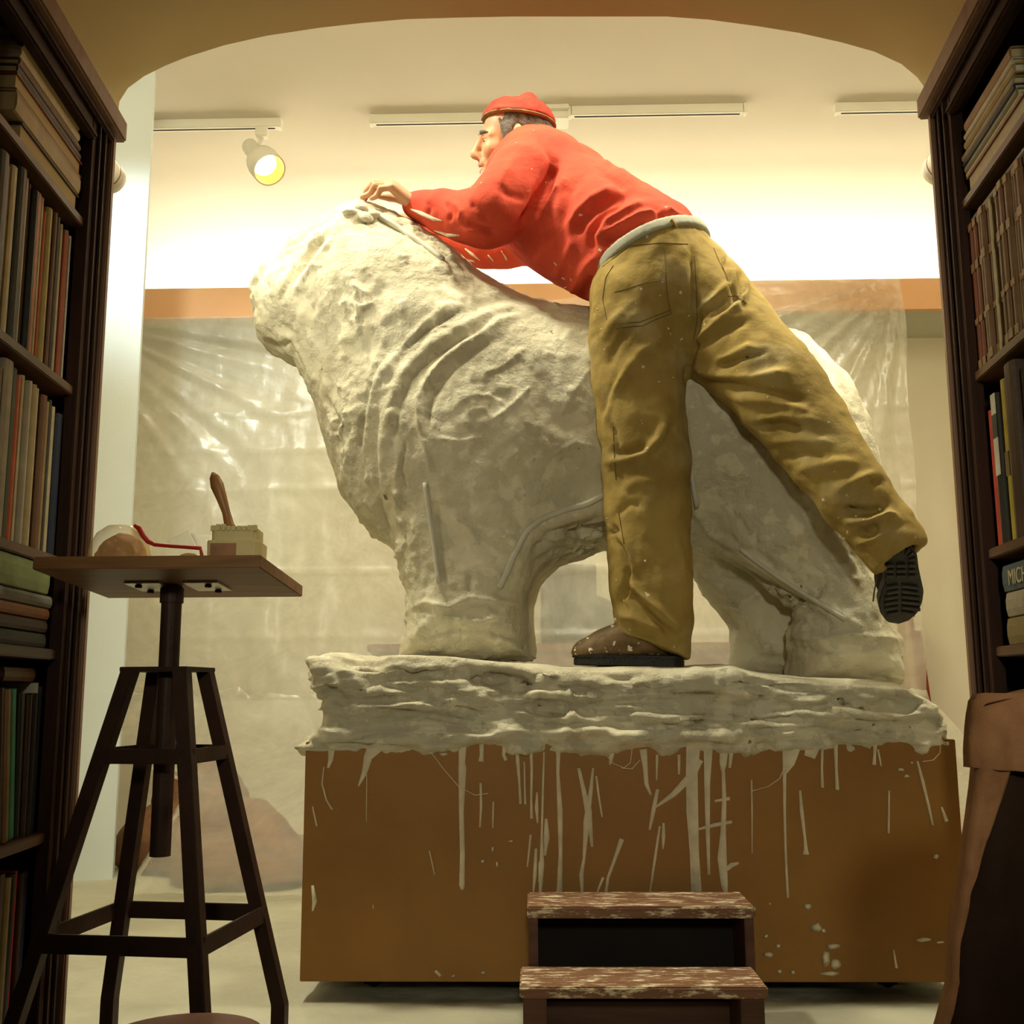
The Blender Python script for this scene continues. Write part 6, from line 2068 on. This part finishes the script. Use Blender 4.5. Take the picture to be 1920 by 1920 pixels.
for nm, z0, z1, gr in (('welt', 0.017, 0.024, 1.0), ('sole', 0.0, 0.017, 0.97)):
    base = [sp_(0.5 + (l - 0.5) * gr, w_ * gr, z0) for l, w_ in loop]
    MB().prism(base, upv * (z1 - z0)).build(nm, M['black'], so_, bevel=0.002)
hl_ = [sp_(l, w_, -0.004) for l, w_ in [(0.72, 0.034), (0.90, 0.033), (0.97, 0.022), (0.995, 0.0), (0.97, -0.022), (0.90, -0.033), (0.72, -0.034)]]
MB().prism(hl_, upv * 0.006).build('heel', M['black'], so_)
for k in range(3):
    l0 = 0.42 + k * 0.055
    MB().tube([sp_(l0, 0.022, 0.085 + k * 0.010), sp_(l0 + 0.01, 0, 0.104 + k * 0.008), sp_(l0, -0.022, 0.085 + k * 0.010)], 0.002, 6).build('lace', M['black'], so_)

# right shoe, sole towards the photographer
sole_px = [(1655, 1034), (1666, 1022.6), (1688, 1017), (1708, 1024), (1720, 1041), (1723, 1066), (1727, 1084.5), (1732.6, 1109.7), (1730, 1130), (1721, 1151), (1705, 1164.7), (1684.5, 1171.6), (1664, 1168), (1651, 1151), (1647, 1130), (1652, 1112), (1659, 1093.7), (1657, 1066), (1653.6, 1048)]
h0 = at(1688, 1017, 2.30)
adir = Vector((0.0, 0.80, -0.60)).normalized()
nrm_s = Vector((0, -0.60, -0.80)).normalized()


def on_plane(px, py, off=0.0):
    d = Vector(ray(px, py))
    o = Vector(C_O)
    t_ = (h0 + nrm_s * off - o).dot(nrm_s) / d.dot(nrm_s)
    return o + d * t_


so2 = [on_plane(x, y) for x, y in sole_px]
cen = sum(so2, Vector()) / len(so2)
F = Field(cen - Vector((0.16, 0.24, 0.20)), cen + Vector((0.16, 0.24, 0.26)), 0.0045)
hp_, bp_, tp_ = on_plane(1690, 1042), on_plane(1690, 1110), on_plane(1688, 1142)
F.chain([hp_ - nrm_s * 0.05, on_plane(1690, 1080) - nrm_s * 0.055, bp_ - nrm_s * 0.045, tp_ - nrm_s * 0.038], [0.036, 0.036, 0.040, 0.034], 0.03)
F.chain([hp_ - nrm_s * 0.06 + adir * 0.02, at(1672, 1022, 2.345), at(1655, 998, 2.355)], [0.040, 0.042, 0.036], 0.02)
F.half(h0 - nrm_s * 0.020, nrm_s, 0.004)
V, Q = F.mesh()
so3 = npmesh('shoe', relax(V, Q, 2), Q, M['suede_dark'], man)
tag(so3, 'dark right shoe on the raised foot with its lugged sole showing')
tag(MB().tube([at(1640, 975, 2.36), at(1668, 1018, 2.345), at(1684, 1042, 2.335) - nrm_s * 0.05], [0.046, 0.047, 0.044], 18).build('sock', M['suede_dark'], so3, smooth=True), 'dark sock')
MB().prism(so2, -nrm_s * 0.024).build('sole', M['sole'], so3, bevel=0.003)


def lug(pts):
    MB().prism([on_plane(x, y, 0.0005) for x, y in pts], nrm_s * 0.005).build('tread_lug', M['sole'], so3, bevel=0.001)


for k in range(7):
    a0_ = R(200 + k * 24)
    a1_ = a0_ + R(16)
    c_ = (1689, 1050)
    lug([(c_[0] + 14 * math.cos(a0_), c_[1] + 14 * math.sin(a0_)), (c_[0] + 14 * math.cos(a1_), c_[1] + 14 * math.sin(a1_)), (c_[0] + 28 * math.cos(a1_), c_[1] + 28 * math.sin(a1_)), (c_[0] + 28 * math.cos(a0_), c_[1] + 28 * math.sin(a0_))])
for k in range(3):
    for x0, x1 in ((1662, 1676), (1680, 1698), (1702, 1716)):
        y0 = 1056 + k * 10
        lug([(x0, y0), (x1, y0), (x1, y0 + 6), (x0, y0 + 6)])
for k in range(6):
    y0 = 1094 + k * 10
    e_ = 5 if k > 4 else 0
    for x0, x1, sl_2 in ((1660 + e_ - (2 if k > 1 else -2), 1684, 4), (1690, 1722 - e_ * 1.5 + (3 if 1 < k < 5 else 0), -4)):
        lug([(x0, y0 + (sl_2 if sl_2 > 0 else 0)), (x1, y0 + (0 if sl_2 > 0 else -sl_2)), (x1, y0 + (0 if sl_2 > 0 else -sl_2) + 6), (x0, y0 + (sl_2 if sl_2 > 0 else 0) + 6)])
MB().tube([at(1646, 1062, 2.37), at(1643, 1090, 2.365), at(1639, 1110, 2.362), at(1637, 1128, 2.36)], 0.0016, 6).build('lace', M['black'], so3)
